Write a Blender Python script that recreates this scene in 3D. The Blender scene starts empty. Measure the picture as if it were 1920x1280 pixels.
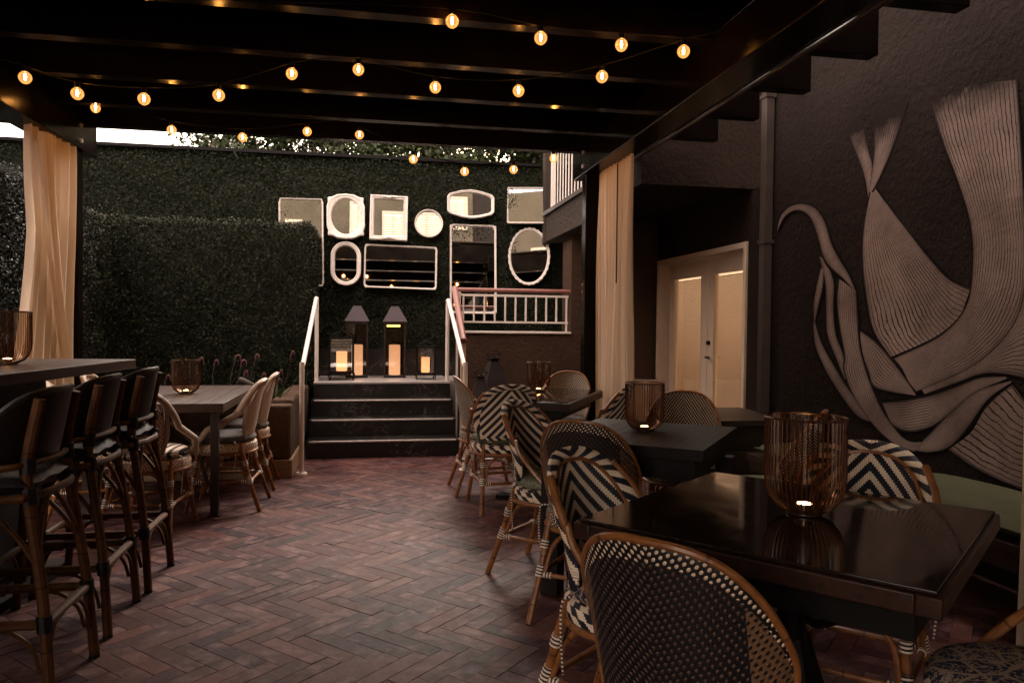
import bpy, math, random
import numpy as np
from mathutils import Vector, Matrix
random.seed(7); RNG = np.random.default_rng(7)
PI = math.pi; R = math.radians
sc = bpy.context.scene; COL = sc.collection

# ------------------------------------------------------------------ camera
cam_d = bpy.data.cameras.new('camera'); cam = bpy.data.objects.new('camera', cam_d); COL.objects.link(cam); sc.camera = cam
cam_d.sensor_width = 36; cam_d.lens = 26.25; cam_d.clip_start = .05; cam_d.clip_end = 500
_y, _p, _r = R(10.52), R(-1.23), R(.6)
_fw = Vector((math.sin(_y)*math.cos(_p), math.cos(_y)*math.cos(_p), math.sin(_p)))
_r0 = Vector((math.cos(_y), -math.sin(_y), 0)); _u0 = _r0.cross(_fw)
_R = _r0*math.cos(_r) + _u0*math.sin(_r); _U = -_r0*math.sin(_r) + _u0*math.cos(_r)
cam.matrix_world = Matrix(((_R.x, _U.x, -_fw.x, 0), (_R.y, _U.y, -_fw.y, 0), (_R.z, _U.z, -_fw.z, 1.28), (0, 0, 0, 1)))
# ------------------------------------------------------------------ sky, sun, exposure
world = bpy.data.worlds.new('World'); sc.world = world; world.use_nodes = True
nt = world.node_tree; nt.nodes.clear()
sky = nt.nodes.new('ShaderNodeTexSky'); sky.sky_type = 'NISHITA'; sky.sun_disc = False
SUN_EL, SUN_AZ = 7.0, 20.0
sky.sun_elevation = R(SUN_EL); sky.sun_rotation = R(SUN_AZ); sky.dust_density = 3.0
mx = nt.nodes.new('ShaderNodeMix'); mx.data_type = 'RGBA'; mx.inputs[0].default_value = .72   # a veil of even cloud
mx.inputs[7].default_value = (3.75, 2.8, 2.3, 1)
bg = nt.nodes.new('ShaderNodeBackground'); bg.inputs[1].default_value = .15
out = nt.nodes.new('ShaderNodeOutputWorld')
nt.links.new(sky.outputs[0], mx.inputs[6]); nt.links.new(mx.outputs[2], bg.inputs[0]); nt.links.new(bg.outputs[0], out.inputs[0])
sun_d = bpy.data.lights.new('sun', 'SUN'); sun_d.energy = .5; sun_d.angle = R(25); sun_d.color = (1, .88, .76)
sun = bpy.data.objects.new('sun', sun_d); COL.objects.link(sun)
sd = Vector((math.sin(R(SUN_AZ))*math.cos(R(40)), math.cos(R(SUN_AZ))*math.cos(R(40)), math.sin(R(40))))
sun.rotation_euler = sd.to_track_quat('Z', 'Y').to_euler()
sc.view_settings.view_transform = 'Standard'; sc.view_settings.look = 'None'
sc.view_settings.exposure = 3.85; sc.view_settings.gamma = 1
sc.cycles.max_bounces = 7; sc.cycles.diffuse_bounces = 3; sc.cycles.glossy_bounces = 4
sc.cycles.transparent_max_bounces = 24; sc.cycles.transmission_bounces = 6
sc.cycles.caustics_reflective = False; sc.cycles.caustics_refractive = False
sc.cycles.use_denoising = True; sc.cycles.sample_clamp_indirect = 4; sc.cycles.use_light_tree = True

# ------------------------------------------------------------------ materials
class NT:
    def __init__(s, name):
        s.m = bpy.data.materials.new(name); s.m.use_nodes = True; s.t = s.m.node_tree
        s.b = s.t.nodes['Principled BSDF']; s.o = s.t.nodes['Material Output']
    def n(s, typ, **kw):
        x = s.t.nodes.new('ShaderNode'+typ)
        for k, v in kw.items(): setattr(x, k, v)
        return x
    def l(s, a, b): s.t.links.new(a, b)
    def val(s, v, sock):
        if hasattr(v, 'links'): s.l(v, sock)
        elif v is not None: sock.default_value = v
    def math(s, op, a, b=None, c=None, clamp=False):
        x = s.n('Math', operation=op); x.use_clamp = clamp
        s.val(a, x.inputs[0])
        if b is not None: s.val(b, x.inputs[1])
        if c is not None: s.val(c, x.inputs[2])
        return x.outputs[0]
    def mix(s, f, a, b, mode='MIX'):
        x = s.n('Mix', data_type='RGBA', blend_type=mode); s.val(f, x.inputs[0])
        for v, i in ((a, 6), (b, 7)):
            if hasattr(v, 'links'): s.l(v, x.inputs[i])
            else: x.inputs[i].default_value = (*v, 1)
        return x.outputs[2]
    def ramp(s, f, stops, const=False):
        x = s.n('ValToRGB'); s.l(f, x.inputs[0]); e = x.color_ramp.elements
        if const: x.color_ramp.interpolation = 'CONSTANT'
        while len(e) < len(stops): e.new(.5)
        for q, (p, c) in zip(e, stops):
            q.position = p; q.color = (*c, 1) if isinstance(c, tuple) else (c, c, c, 1)
        return x.outputs[0]
    def coord(s, kind='Object'): return s.n('TexCoord').outputs[kind]
    def map(s, v, sc=(1, 1, 1), rot=(0, 0, 0)):
        x = s.n('Mapping'); s.l(v, x.inputs[0]); x.inputs['Scale'].default_value = sc; x.inputs['Rotation'].default_value = rot; return x.outputs[0]
    def noise(s, v, scale, detail=4, rough=.55, dist=0):
        x = s.n('TexNoise'); s.l(v, x.inputs['Vector']); x.inputs['Scale'].default_value = scale
        x.inputs['Detail'].default_value = detail; x.inputs['Roughness'].default_value = rough; x.inputs['Distortion'].default_value = dist
        return x.outputs['Fac']
    def bump(s, h, strength=.4, dist=.01):
        x = s.n('Bump'); s.val(h, x.inputs['Height']); x.inputs['Strength'].default_value = strength; x.inputs['Distance'].default_value = dist
        s.l(x.outputs[0], s.b.inputs['Normal'])
    def fin(s, col=None, rough=.5, metal=0, spec=.5, coat=0, em=None, ems=0):
        b = s.b
        if col is not None:
            if hasattr(col, 'links'): s.l(col, b.inputs['Base Color'])
            else: b.inputs['Base Color'].default_value = (*col, 1)
        s.val(rough, b.inputs['Roughness']); b.inputs['Metallic'].default_value = metal
        b.inputs['Specular IOR Level'].default_value = spec; b.inputs['Coat Weight'].default_value = coat
        if em is not None:
            if hasattr(em, 'links'): s.l(em, b.inputs['Emission Color'])
            else: b.inputs['Emission Color'].default_value = (*em, 1)
            s.val(ems, b.inputs['Emission Strength'])
        return s.m

def plain(name, col, rough=.5, metal=0, var=.25, scale=14, bump=.12, spec=.5, coat=0):
    t = NT(name); c = t.coord(); n = t.noise(c, scale, 5)
    d = tuple(x*(1-var) for x in col); e = tuple(min(1, x*(1+var)) for x in col)
    cc = t.ramp(n, [(.3, d), (.7, e)])
    r = t.math('ADD', t.math('MULTIPLY', n, .25), max(.02, rough-.12))
    if bump: t.bump(t.noise(c, scale*6, 3), bump, .004)
    return t.fin(cc, r, metal, spec, coat)

def stucco(name, col, strength=1., var=.2):
    t = NT(name); c = t.coord()
    a = t.noise(c, 13, 6, .68, .9); b = t.noise(c, 55, 4, .6, .4)
    v = t.n('TexVoronoi', feature='SMOOTH_F1'); t.l(c, v.inputs['Vector']); v.inputs['Scale'].default_value = 26
    h = t.math('ADD', t.math('MULTIPLY', t.math('SMOOTH_MAX', a, .5, .1), 1.0), t.math('ADD', t.math('MULTIPLY', b, .45), t.math('MULTIPLY', v.outputs['Distance'], .35)))
    t.bump(h, strength, .022)
    big = t.noise(c, 1.1, 3)
    cc = t.ramp(big, [(.3, tuple(x*(1-var) for x in col)), (.7, tuple(x*(1+var) for x in col))])
    return t.fin(cc, .9, 0, .07)

def wood(name, col, dark, rough=.35, axis=1, scale=1.0, coat=0, burn=None):
    t = NT(name); c = t.coord(); s = [26*scale]*3; s[axis] = 1.6*scale
    m = t.map(c, tuple(s)); n = t.noise(m, 1.6, 6, .6, .7)
    cc = t.ramp(n, [(.28, dark), (.5, tuple((p+q)/2 for p, q in zip(col, dark))), (.75, col)])
    if burn:
        k = t.noise(c, 24, 5, .7, 1.0); cc = t.mix(t.ramp(k, [(.47, 0.), (.62, 1.)]), cc, burn)
    t.bump(n, .18, .003)
    return t.fin(cc, t.math('ADD', t.math('MULTIPLY', n, .3), rough-.08), 0, .22, coat*.4)

M = {}
M['stucco_brown'] = stucco('brown_stucco', (.055, .034, .023))
M['stucco_mural'] = stucco('mural_wall_stucco', (.014, .0098, .0082), 1.0, .3)
M['stucco_grey'] = stucco('grey_stucco', (.040, .032, .027))
M['stucco_dark'] = stucco('dark_stucco', (.016, .010, .0075))
M['concrete'] = stucco('rough_concrete', (.085, .057, .040), 1.0, .3)
M['beam'] = plain('dark_beam_paint', (.004, .0024, .0018), .2, 0, .3, 5, .02, .05)
M['panel'] = plain('roof_panel', (.022, .015, .012), .8, 0, .3, 3, .05, .3)
M['iron'] = plain('black_iron', (.005, .004, .0038), .5, 0, .3, 20, .1, .12)
M['bronze'] = plain('bronze_metal', (.030, .022, .024), .5, .6, .3, 12, .1)
M['steel'] = plain('grey_steel', (.042, .032, .026), .6, 0, .2, 12, .1, .15)
M['chrome'] = plain('steel_nosing', (.62, .58, .55), .35, .8, .15, 30, .05)
M['white'] = plain('white_paint', (.68, .62, .56), .42, 0, .06, 6, .05)
M['cream_paint'] = plain('cream_door_paint', (.44, .34, .25), .45, 0, .06, 5, .05)
M['frame_white'] = plain('distressed_white', (.64, .58, .52), .5, 0, .07, 40, .2)
M['pinkrail'] = plain('terracotta_rail', (.22, .085, .066), .4, 0, .15, 12, .08)
M['black'] = plain('black_wrap', (.006, .005, .005), .45, 0, .3, 40, .2, .2)
M['leather'] = plain('dark_brown_leather', (.008, .0045, .0035), .42, 0, .3, 30, .3, .3)
M['leather_grey'] = plain('grey_seat_leather', (.014, .011, .012), .5, 0, .25, 30, .3, .2)
M['green'] = plain('green_canvas', (.066, .069, .038), .85, 0, .12, 9, .25, .2)
M['greycush'] = plain('grey_canvas', (.10, .088, .085), .85, 0, .12, 9, .25, .2)
M['cordblack'] = plain('black_cord', (.004, .0035, .003), .7, 0, .2, 10, 0, .1)
M['dark_wood'] = wood('dark_stained_wood', (.012, .006, .0045), (.006, .0035, .003), .5, 0, 1)
M['bar_wood'] = wood('bar_top_wood', (.046, .022, .014), (.018, .009, .006), .33, 1, .7)
M['plank'] = wood('weathered_plank', (.060, .031, .021), (.018, .010, .007), .38, 1, .8)
M['edge_wood'] = wood('burled_edge_wood', (.042, .013, .005), (.013, .0045, .002), .4, 0, .8, .2, (.008, .005, .004))
M['box_wood'] = wood('olive_slat_wood', (.030, .020, .011), (.017, .011, .006), .5, 0, .6)
M['bench_wood'] = wood('bench_wood', (.045, .025, .016), (.018, .010, .007), .45, 1, .8)

def m_rattan(name, a, b):
    t = NT(name); uv = t.n('TexCoord').outputs['UV']; sp = t.n('SeparateXYZ'); t.l(uv, sp.inputs[0])
    c = t.coord(); n = t.noise(c, 26, 5, .6)
    node = t.math('PINGPONG', t.math('ADD', sp.outputs[1], t.math('MULTIPLY', t.noise(c, 3), .08)), .11)
    ring = t.math('LESS_THAN', node, .004)
    cc = t.ramp(n, [(.25, b), (.7, a)]); cc = t.mix(t.math('MULTIPLY', ring, .75), cc, tuple(x*.3 for x in b))
    t.bump(n, .2, .003)
    return t.fin(cc, .55 if 'dark' in name else .4, 0, .15 if 'dark' in name else .4, 0 if 'dark' in name else .15)
M['rattan'] = m_rattan('rattan_cane', (.26, .10, .026), (.11, .038, .011))
M['rattan_dark'] = m_rattan('dark_rattan_cane', (.100, .040, .012), (.038, .014, .0045))

CREAM = (.90, .74, .57); NAVY = (.010, .012, .022)
def m_weave(kind):
    t = NT(kind+'_weave'); uv = t.n('TexCoord').outputs['UV']; sp = t.n('SeparateXYZ'); t.l(uv, sp.inputs[0])
    x, y = sp.outputs[0], sp.outputs[1]; M_ = t.math
    ax = M_('ABSOLUTE', x)
    if kind == 'chevron':
        q = M_('MULTIPLY', M_('FLOOR', M_('DIVIDE', ax, .0065)), .0065)
        f = M_('FRACT', M_('DIVIDE', M_('ADD', y, M_('MULTIPLY', q, 1.15)), .062))
        k = M_('LESS_THAN', f, .47)
        strand = M_('ABSOLUTE', M_('SINE', M_('MULTIPLY', ax, PI/.0065)))
        h = M_('MULTIPLY', strand, M_('ADD', .5, M_('ABSOLUTE', M_('SINE', M_('MULTIPLY', f, PI/.47)))))
        c = t.mix(k, NAVY, CREAM); c = t.mix(M_('MULTIPLY', M_('LESS_THAN', strand, .30), .35), c, (.03, .02, .015))
    elif kind == 'band':
        q = M_('MULTIPLY', M_('FLOOR', M_('DIVIDE', x, .0065)), .0065)     # x along the band, y across it
        f = M_('FRACT', M_('DIVIDE', M_('ADD', q, M_('MULTIPLY', y, 1.0)), .076))
        k = M_('LESS_THAN', f, .5)
        strand = M_('ABSOLUTE', M_('SINE', M_('MULTIPLY', x, PI/.0065)))
        h = strand
        c = t.mix(k, NAVY, CREAM); c = t.mix(M_('MULTIPLY', M_('LESS_THAN', strand, .30), .35), c, (.03, .02, .015))
    elif kind in ('dots', 'dots_back', 'fine'):
        P_, Q = (.0145, .0125) if kind != 'fine' else (.0155, .0155)
        y2 = M_('SUBTRACT', y, M_('MULTIPLY', ax, .45))
        row = M_('FLOOR', M_('DIVIDE', y2, Q))
        xs = M_('ADD', M_('DIVIDE', x, P_), M_('MULTIPLY', row, .5))
        fx = M_('ABSOLUTE', M_('SUBTRACT', M_('FRACT', xs), .5)); fy = M_('ABSOLUTE', M_('SUBTRACT', M_('FRACT', M_('DIVIDE', y2, Q)), .5))
        r = M_('ADD', M_('POWER', M_('DIVIDE', fx, .27), 2.0), M_('POWER', M_('DIVIDE', fy, .31), 2.0))
        dot = M_('LESS_THAN', r, 1.0)
        if kind == 'dots':
            k = dot; c = t.mix(k, (.008, .007, .008), (.90, .76, .60))
        elif kind == 'fine':
            k = M_('SUBTRACT', 1.0, M_('LESS_THAN', r, .95)); c = t.mix(k, (.030, .017, .012), (.72, .56, .42))
        else:
            k = dot; zt = M_('ADD', .475, M_('MULTIPLY', .405, M_('POWER', M_('MAXIMUM', M_('SUBTRACT', 1.0, M_('POWER', M_('DIVIDE', ax, .262), 2.6)), 0.0), .3846)))
            rim = M_('MAXIMUM', M_('LESS_THAN', M_('SUBTRACT', zt, y), .040), M_('GREATER_THAN', ax, .243))
            side = M_('GREATER_THAN', ax, .172); rev = M_('MULTIPLY', M_('MULTIPLY', side, M_('SUBTRACT', 1.0, rim)), M_('LESS_THAN', y, .77))
            k2 = M_('LESS_THAN', M_('ADD', M_('POWER', M_('DIVIDE', fx, .19), 2.0), M_('POWER', M_('DIVIDE', fy, .36), 2.0)), 1.0)
            base = t.mix(k2, (.005, .004, .0045), (.085, .048, .029)); hi = t.mix(k, (.006, .005, .005), (.72, .56, .40))
            c = t.mix(rim, base, hi); side_c = t.mix(M_('LESS_THAN', r, .75), (.14, .075, .038), (.006, .0045, .0045))
            c = t.mix(rev, c, side_c)
        h = M_('SUBTRACT', 1.0, M_('MINIMUM', r, 1.6))
    n = t.noise(t.coord(), 60, 2); c = t.mix(.14, c, t.mix(n, (.25, .2, .16), (1, 1, 1)), 'MULTIPLY')
    t.bump(h, .7, .004)
    return t.fin(c, .55, 0, .35)
for k in ('chevron', 'band', 'dots', 'dots_back', 'fine'): M[k] = m_weave(k)

def m_rings(name, a, b, pitch=.013):
    t = NT(name); uv = t.n('TexCoord').outputs['UV']; sp = t.n('SeparateXYZ'); t.l(uv, sp.inputs[0])
    f = t.math('FRACT', t.math('DIVIDE', sp.outputs[1], pitch)); k = t.math('LESS_THAN', f, .5)
    t.bump(t.math('ABSOLUTE', t.math('SINE', t.math('MULTIPLY', f, 2*PI))), .5, .003)
    return t.fin(t.mix(k, a, b), .5)
M['rings'] = m_rings('striped_binding', (.012, .010, .012), (.68, .56, .45))

def m_stripecush():
    t = NT('striped_canvas'); c = t.coord(); sp = t.n('SeparateXYZ'); t.l(c, sp.inputs[0])
    f = t.math('FRACT', t.math('DIVIDE', t.math('ADD', sp.outputs[0], .5), .046)); k = t.math('LESS_THAN', f, .42)
    t.bump(t.noise(c, 120, 2), .2, .002)
    return t.fin(t.mix(k, (.45, .36, .30), (.022, .014, .012)), .85, 0, .2)
M['stripe_cushion'] = m_stripecush()
def m_floral(name, a, b, scale):
    t = NT(name); c = t.coord(); v = t.n('TexVoronoi', feature='DISTANCE_TO_EDGE'); m = t.map(c, (1, 1, .3)); t.l(m, v.inputs['Vector']); v.inputs['Scale'].default_value = scale
    n = t.noise(m, scale*1.6, 3, .5, 2.2)
    k = t.math('MAXIMUM', t.math('LESS_THAN', v.outputs['Distance'], .06), t.math('LESS_THAN', t.math('ABSOLUTE', t.math('SUBTRACT', n, .5)), .045))
    t.bump(t.noise(c, 120, 2), .2, .002)
    return t.fin(t.mix(k, a, b), .85, 0, .2)
M['floral'] = m_floral('patterned_canvas', (.020, .022, .050), (.30, .22, .15), 15)
M['celadon'] = m_floral('pale_green_leafy_canvas', (.10, .11, .07), (.19, .20, .14), 30)

def m_tiles():
    t = NT('herringbone_brick'); at = t.n('Attribute'); at.attribute_name = 'tone'; c = t.coord()
    sp = t.n('SeparateXYZ'); t.l(at.outputs['Vector'], sp.inputs[0])
    base = t.ramp(sp.outputs[0], [(0, (.024, .0105, .013)), (.25, (.044, .016, .017)), (.5, (.074, .026, .021)), (.72, (.052, .023, .024)), (.88, (.080, .038, .034)), (1, (.105, .044, .034))])
    off = t.n('VectorMath', operation='ADD'); t.l(c, off.inputs[0]); 
    sv = t.n('VectorMath', operation='SCALE'); t.l(at.outputs['Vector'], sv.inputs[0]); sv.inputs['Scale'].default_value = 40; t.l(sv.outputs[0], off.inputs[1])
    n = t.noise(off.outputs[0], 6.5, 5, .62, .5)
    pale = t.ramp(n, [(.50, 0.), (.66, 1.)])
    cc = t.mix(t.math('MULTIPLY', pale, .65), base, (.18, .105, .098))
    dk = t.ramp(t.noise(off.outputs[0], 11, 4, .6), [(.3, 1.), (.5, 0.)]); cc = t.mix(t.math('MULTIPLY', dk, .5), cc, (.026, .015, .016))
    t.bump(t.math('ADD', t.noise(c, 45, 4), t.math('MULTIPLY', n, .8)), .35, .004)
    return t.fin(cc, t.math('ADD', .38, t.math('MULTIPLY', t.noise(c, 20, 3), .3)), 0, .10)
M['tiles'] = m_tiles()
M['grout'] = plain('grout', (.026, .014, .013), .85)
def m_marble(name, base, vein, rough, scale):
    t = NT(name); c = t.coord(); n = t.noise(c, 1.6*scale, 6, .6, 1.2)
    v = t.math('ABSOLUTE', t.math('SUBTRACT', n, .5)); k = t.ramp(v, [(0, 1.), (.006, .5), (.016, 0.)])
    m = t.ramp(t.noise(c, 2.3, 2), [(.42, 0.), (.62, 1.)])
    cc = t.mix(t.math('MULTIPLY', t.math('MULTIPLY', k, m), .6), t.ramp(t.noise(c, 5, 4), [(.3, base), (.8, tuple(x*1.8 for x in base))]), vein)
    return t.fin(cc, rough)
M['marble'] = m_marble('black_marble', (.003, .0026, .0026), (.30, .25, .22), .3, 2.2)
M['marble_light'] = m_marble('grey_marble', (.26, .24, .23), (.5, .47, .45), .3, 2)
def m_beigetile():
    t = NT('beige_tile'); b = t.n('TexBrick'); t.l(t.n('TexCoord').outputs['UV'], b.inputs['Vector'])
    b.inputs['Color1'].default_value = (.30, .19, .11, 1); b.inputs['Color2'].default_value = (.26, .165, .095, 1); b.inputs['Mortar'].default_value = (.10, .065, .042, 1)
    b.inputs['Scale'].default_value = 1; b.inputs['Brick Width'].default_value = .15; b.inputs['Row Height'].default_value = .077; b.inputs['Mortar Size'].default_value = .002
    return t.fin(b.outputs[0], .5)
M['beigetile'] = m_beigetile()
def m_leaf(name, a, b, c_, rough=.6):
    t = NT(name); at = t.n('Attribute'); at.attribute_name = 'tone'; sp = t.n('SeparateXYZ'); t.l(at.outputs['Vector'], sp.inputs[0])
    cc = t.ramp(sp.outputs[0], [(0, a), (.55, b), (1, c_)])
    return t.fin(cc, rough, 0, .22)
M['box_leaf'] = m_leaf('boxwood_leaf', (.004, .006, .0009), (.009, .013, .0019), (.042, .052, .011))
M['shaded_leaf'] = m_leaf('shaded_hedge_leaf', (.002, .003, .001), (.004, .006, .0015), (.012, .015, .005))  # hedge leaf colours darkened to put shade on the sky-lit side hedge
M['tree_leaf'] = m_leaf('tree_leaf', (.012, .018, .006), (.035, .050, .014), (.10, .12, .035))
M['hedge_back'] = plain('hedge_backing', (.008, .012, .006), .9)
M['bark'] = plain('bark', (.10, .075, .055), .9, 0, .4, 20, .6)
M['agave'] = plain('agave_leaf', (.075, .105, .045), .5, 0, .3, 12, .1)
M['stem'] = plain('plant_stem', (.035, .040, .020), .7)
M['plume'] = plain('pink_plume', (.13, .055, .060), .9, 0, .4, 60, .5)
M['soil'] = plain('dark_soil', (.020, .014, .010), .95, 0, .4, 30, .8)

def m_curtain(name, col):
    t = NT(name); c = t.coord(); n = t.noise(t.map(c, (1, 1, .15)), 60, 3)
    t.bump(t.noise(c, 300, 2), .1, .001)
    t.fin(t.mix(.25, col, t.ramp(n, [(.2, .75), (.8, 1.)]), 'MULTIPLY'), .9, 0, .15)
    tr = t.n('BsdfTranslucent'); tr.inputs[0].default_value = (*col, 1); mxs = t.n('MixShader'); mxs.inputs[0].default_value = .35
    t.l(t.b.outputs[0], mxs.inputs[1]); t.l(tr.outputs[0], mxs.inputs[2]); t.l(mxs.outputs[0], t.o.inputs[0])
    return t.m
M['curtain'] = m_curtain('cream_linen', (.70, .56, .42))

def m_glass(name, tint, gloss=.12, rough=.03, em=None, ems=0):
    t = NT(name); t.t.nodes.remove(t.b)
    tr = t.n('BsdfTransparent'); tr.inputs[0].default_value = (*tint, 1)
    gl = t.n('BsdfGlossy'); gl.inputs['Roughness'].default_value = rough; gl.inputs['Color'].default_value = (1, 1, 1, 1)
    fr = t.n('LayerWeight'); fr.inputs[0].default_value = .35
    ms = t.n('MixShader'); t.l(t.math('MINIMUM', t.math('ADD', t.math('MULTIPLY', fr.outputs['Fresnel'], 2.2*gloss), gloss*.2), 1.0), ms.inputs[0])
    t.l(tr.outputs[0], ms.inputs[1]); t.l(gl.outputs[0], ms.inputs[2]); o = ms.outputs[0]
    if em:
        e = t.n('Emission'); e.inputs[0].default_value = (*em, 1); e.inputs[1].default_value = ems
        ad = t.n('AddShader'); t.l(o, ad.inputs[0]); t.l(e.outputs[0], ad.inputs[1]); o = ad.outputs[0]
    t.l(o, t.o.inputs[0]); return t.m
M['bulb_glass'] = m_glass('amber_bulb_glass', (1., .80, .50), .2, .02, (1., .42, .12), .035)
M['vase_glass'] = m_glass('smoked_amber_glass', (.82, .68, .56), .05, .12)
M['lantern_glass'] = m_glass('lantern_glass', (.80, .69, .55), .07, .02)
M['clear_glass'] = m_glass('clear_glass', (.82, .84, .84), .2, .01)
M['rib'] = plain('amber_rib', (.040, .015, .006), .3, 0, .3, 20, .05)
def m_emit(name, col, st):
    t = NT(name)
    if name.endswith('wax'):     # lit from inside: brighter low down, where the light sits
        sp = t.n('SeparateXYZ'); t.l(t.coord(), sp.inputs[0]); g_ = t.ramp(t.math('MULTIPLY', sp.outputs[2], 2.4), [(0, (1.35, 1.25, 1.15)), (1, (.8, .66, .55))])
        return t.fin((.5, .42, .35), .5, 0, .3, 0, t.mix(1., g_, col, 'MULTIPLY'), st)
    return t.fin((.8, .6, .4), .5, 0, .5, 0, col, st)
M['filament'] = m_emit('glowing_filament', (1., .50, .16), 34)
M['flame'] = m_emit('tealight_flame', (1., .52, .16), 8)
M['wax_lit'] = m_emit('lit_wax', (1., .46, .20), .25)
M['wax_warm'] = m_emit('warm_lit_wax', (1., .40, .17), .15)
M['wax_soft'] = m_emit('pale_lit_wax', (1., .74, .64), .075)
M['top_glow'] = m_emit('lantern_top_glow', (1., .62, .15), .8)
M['room'] = m_emit('lit_room', (1., .62, .36), .18)
M['window_glow'] = m_emit('lit_window', (1., .80, .60), .05)
M['rear_blind'] = plain('far_blind', (.20, .15, .10), .7); M['rear_white'] = plain('far_white_paint', (.20, .18, .16), .7)
M['blind'] = plain('cream_blind', (.66, .52, .38), .6, 0, .04, 5, 0)
M['tin'] = plain('tealight_tin', (.5, .4, .3), .3, .8)
t = NT('mirror_silver'); M['mirror'] = t.fin((.84, .86, .82), .015, 1)
t = NT('table_glass'); c = t.coord(); M['table_glass'] = t.fin(t.ramp(t.noise(c, 22, 5), [(.3, (.010, .006, .004)), (.75, (.026, .015, .010))]), t.ramp(t.noise(c, 5, 5, .6, 1), [(.4, .04), (.8, .16)]), 0, .42, 0)
t = NT('window_pane'); M['pane'] = t.fin((.05, .05, .05), .05, 0, .5)

def m_mural():
    t = NT('mural_paint'); uv = t.n('TexCoord').outputs['UV']; sp = t.n('SeparateXYZ'); t.l(uv, sp.inputs[0])
    x, y = sp.outputs[0], sp.outputs[1]      # x counts painted lines across the ribbon, y = distance to the ribbon edge (0..1)
    c = t.coord(); w = t.noise(c, 9, 3, .5); wx = t.math('ADD', x, t.math('MULTIPLY', t.math('SUBTRACT', w, .5), 1.1))
    wx = t.math('ADD', wx, t.math('MULTIPLY', t.math('SUBTRACT', t.noise(c, 40, 2), .5), .28))
    d = t.math('ABSOLUTE', t.math('SUBTRACT', t.math('FRACT', wx), .5))
    wd = t.math('MULTIPLY', t.noise(t.map(c, (1, 1, 1)), 5, 2), .21)
    line = t.math('LESS_THAN', d, wd)
    col = t.ramp(t.noise(c, 3, 4), [(.3, (.125, .094, .082)), (.7, (.25, .194, .172))])
    col = t.mix(t.math('MULTIPLY', line, .93), col, (.014, .011, .012))
    edge = t.ramp(y, [(0, 1.), (.04, .95), (.08, .6), (.28, .22), (.6, 0.)]); col = t.mix(edge, col, (.012, .010, .010))
    at = t.n('Attribute'); at.attribute_name = 'fade'; s2 = t.n('SeparateXYZ'); t.l(at.outputs['Vector'], s2.inputs[0])
    fade = t.ramp(t.math('ADD', s2.outputs[0], t.math('MULTIPLY', t.math('SUBTRACT', t.noise(c, 14, 4), .5), .5)), [(.25, 1.), (.75, 0.)])
    col = t.mix(fade, col, (.014, .0098, .0082))
    a = t.noise(c, 7, 6, .65, .6); b = t.noise(c, 38, 4, .6, .4); t.bump(t.math('ADD', a, t.math('MULTIPLY', b, .5)), .6, .012)
    return t.fin(col, .9, 0, .07)
M['mural'] = m_mural()

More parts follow.
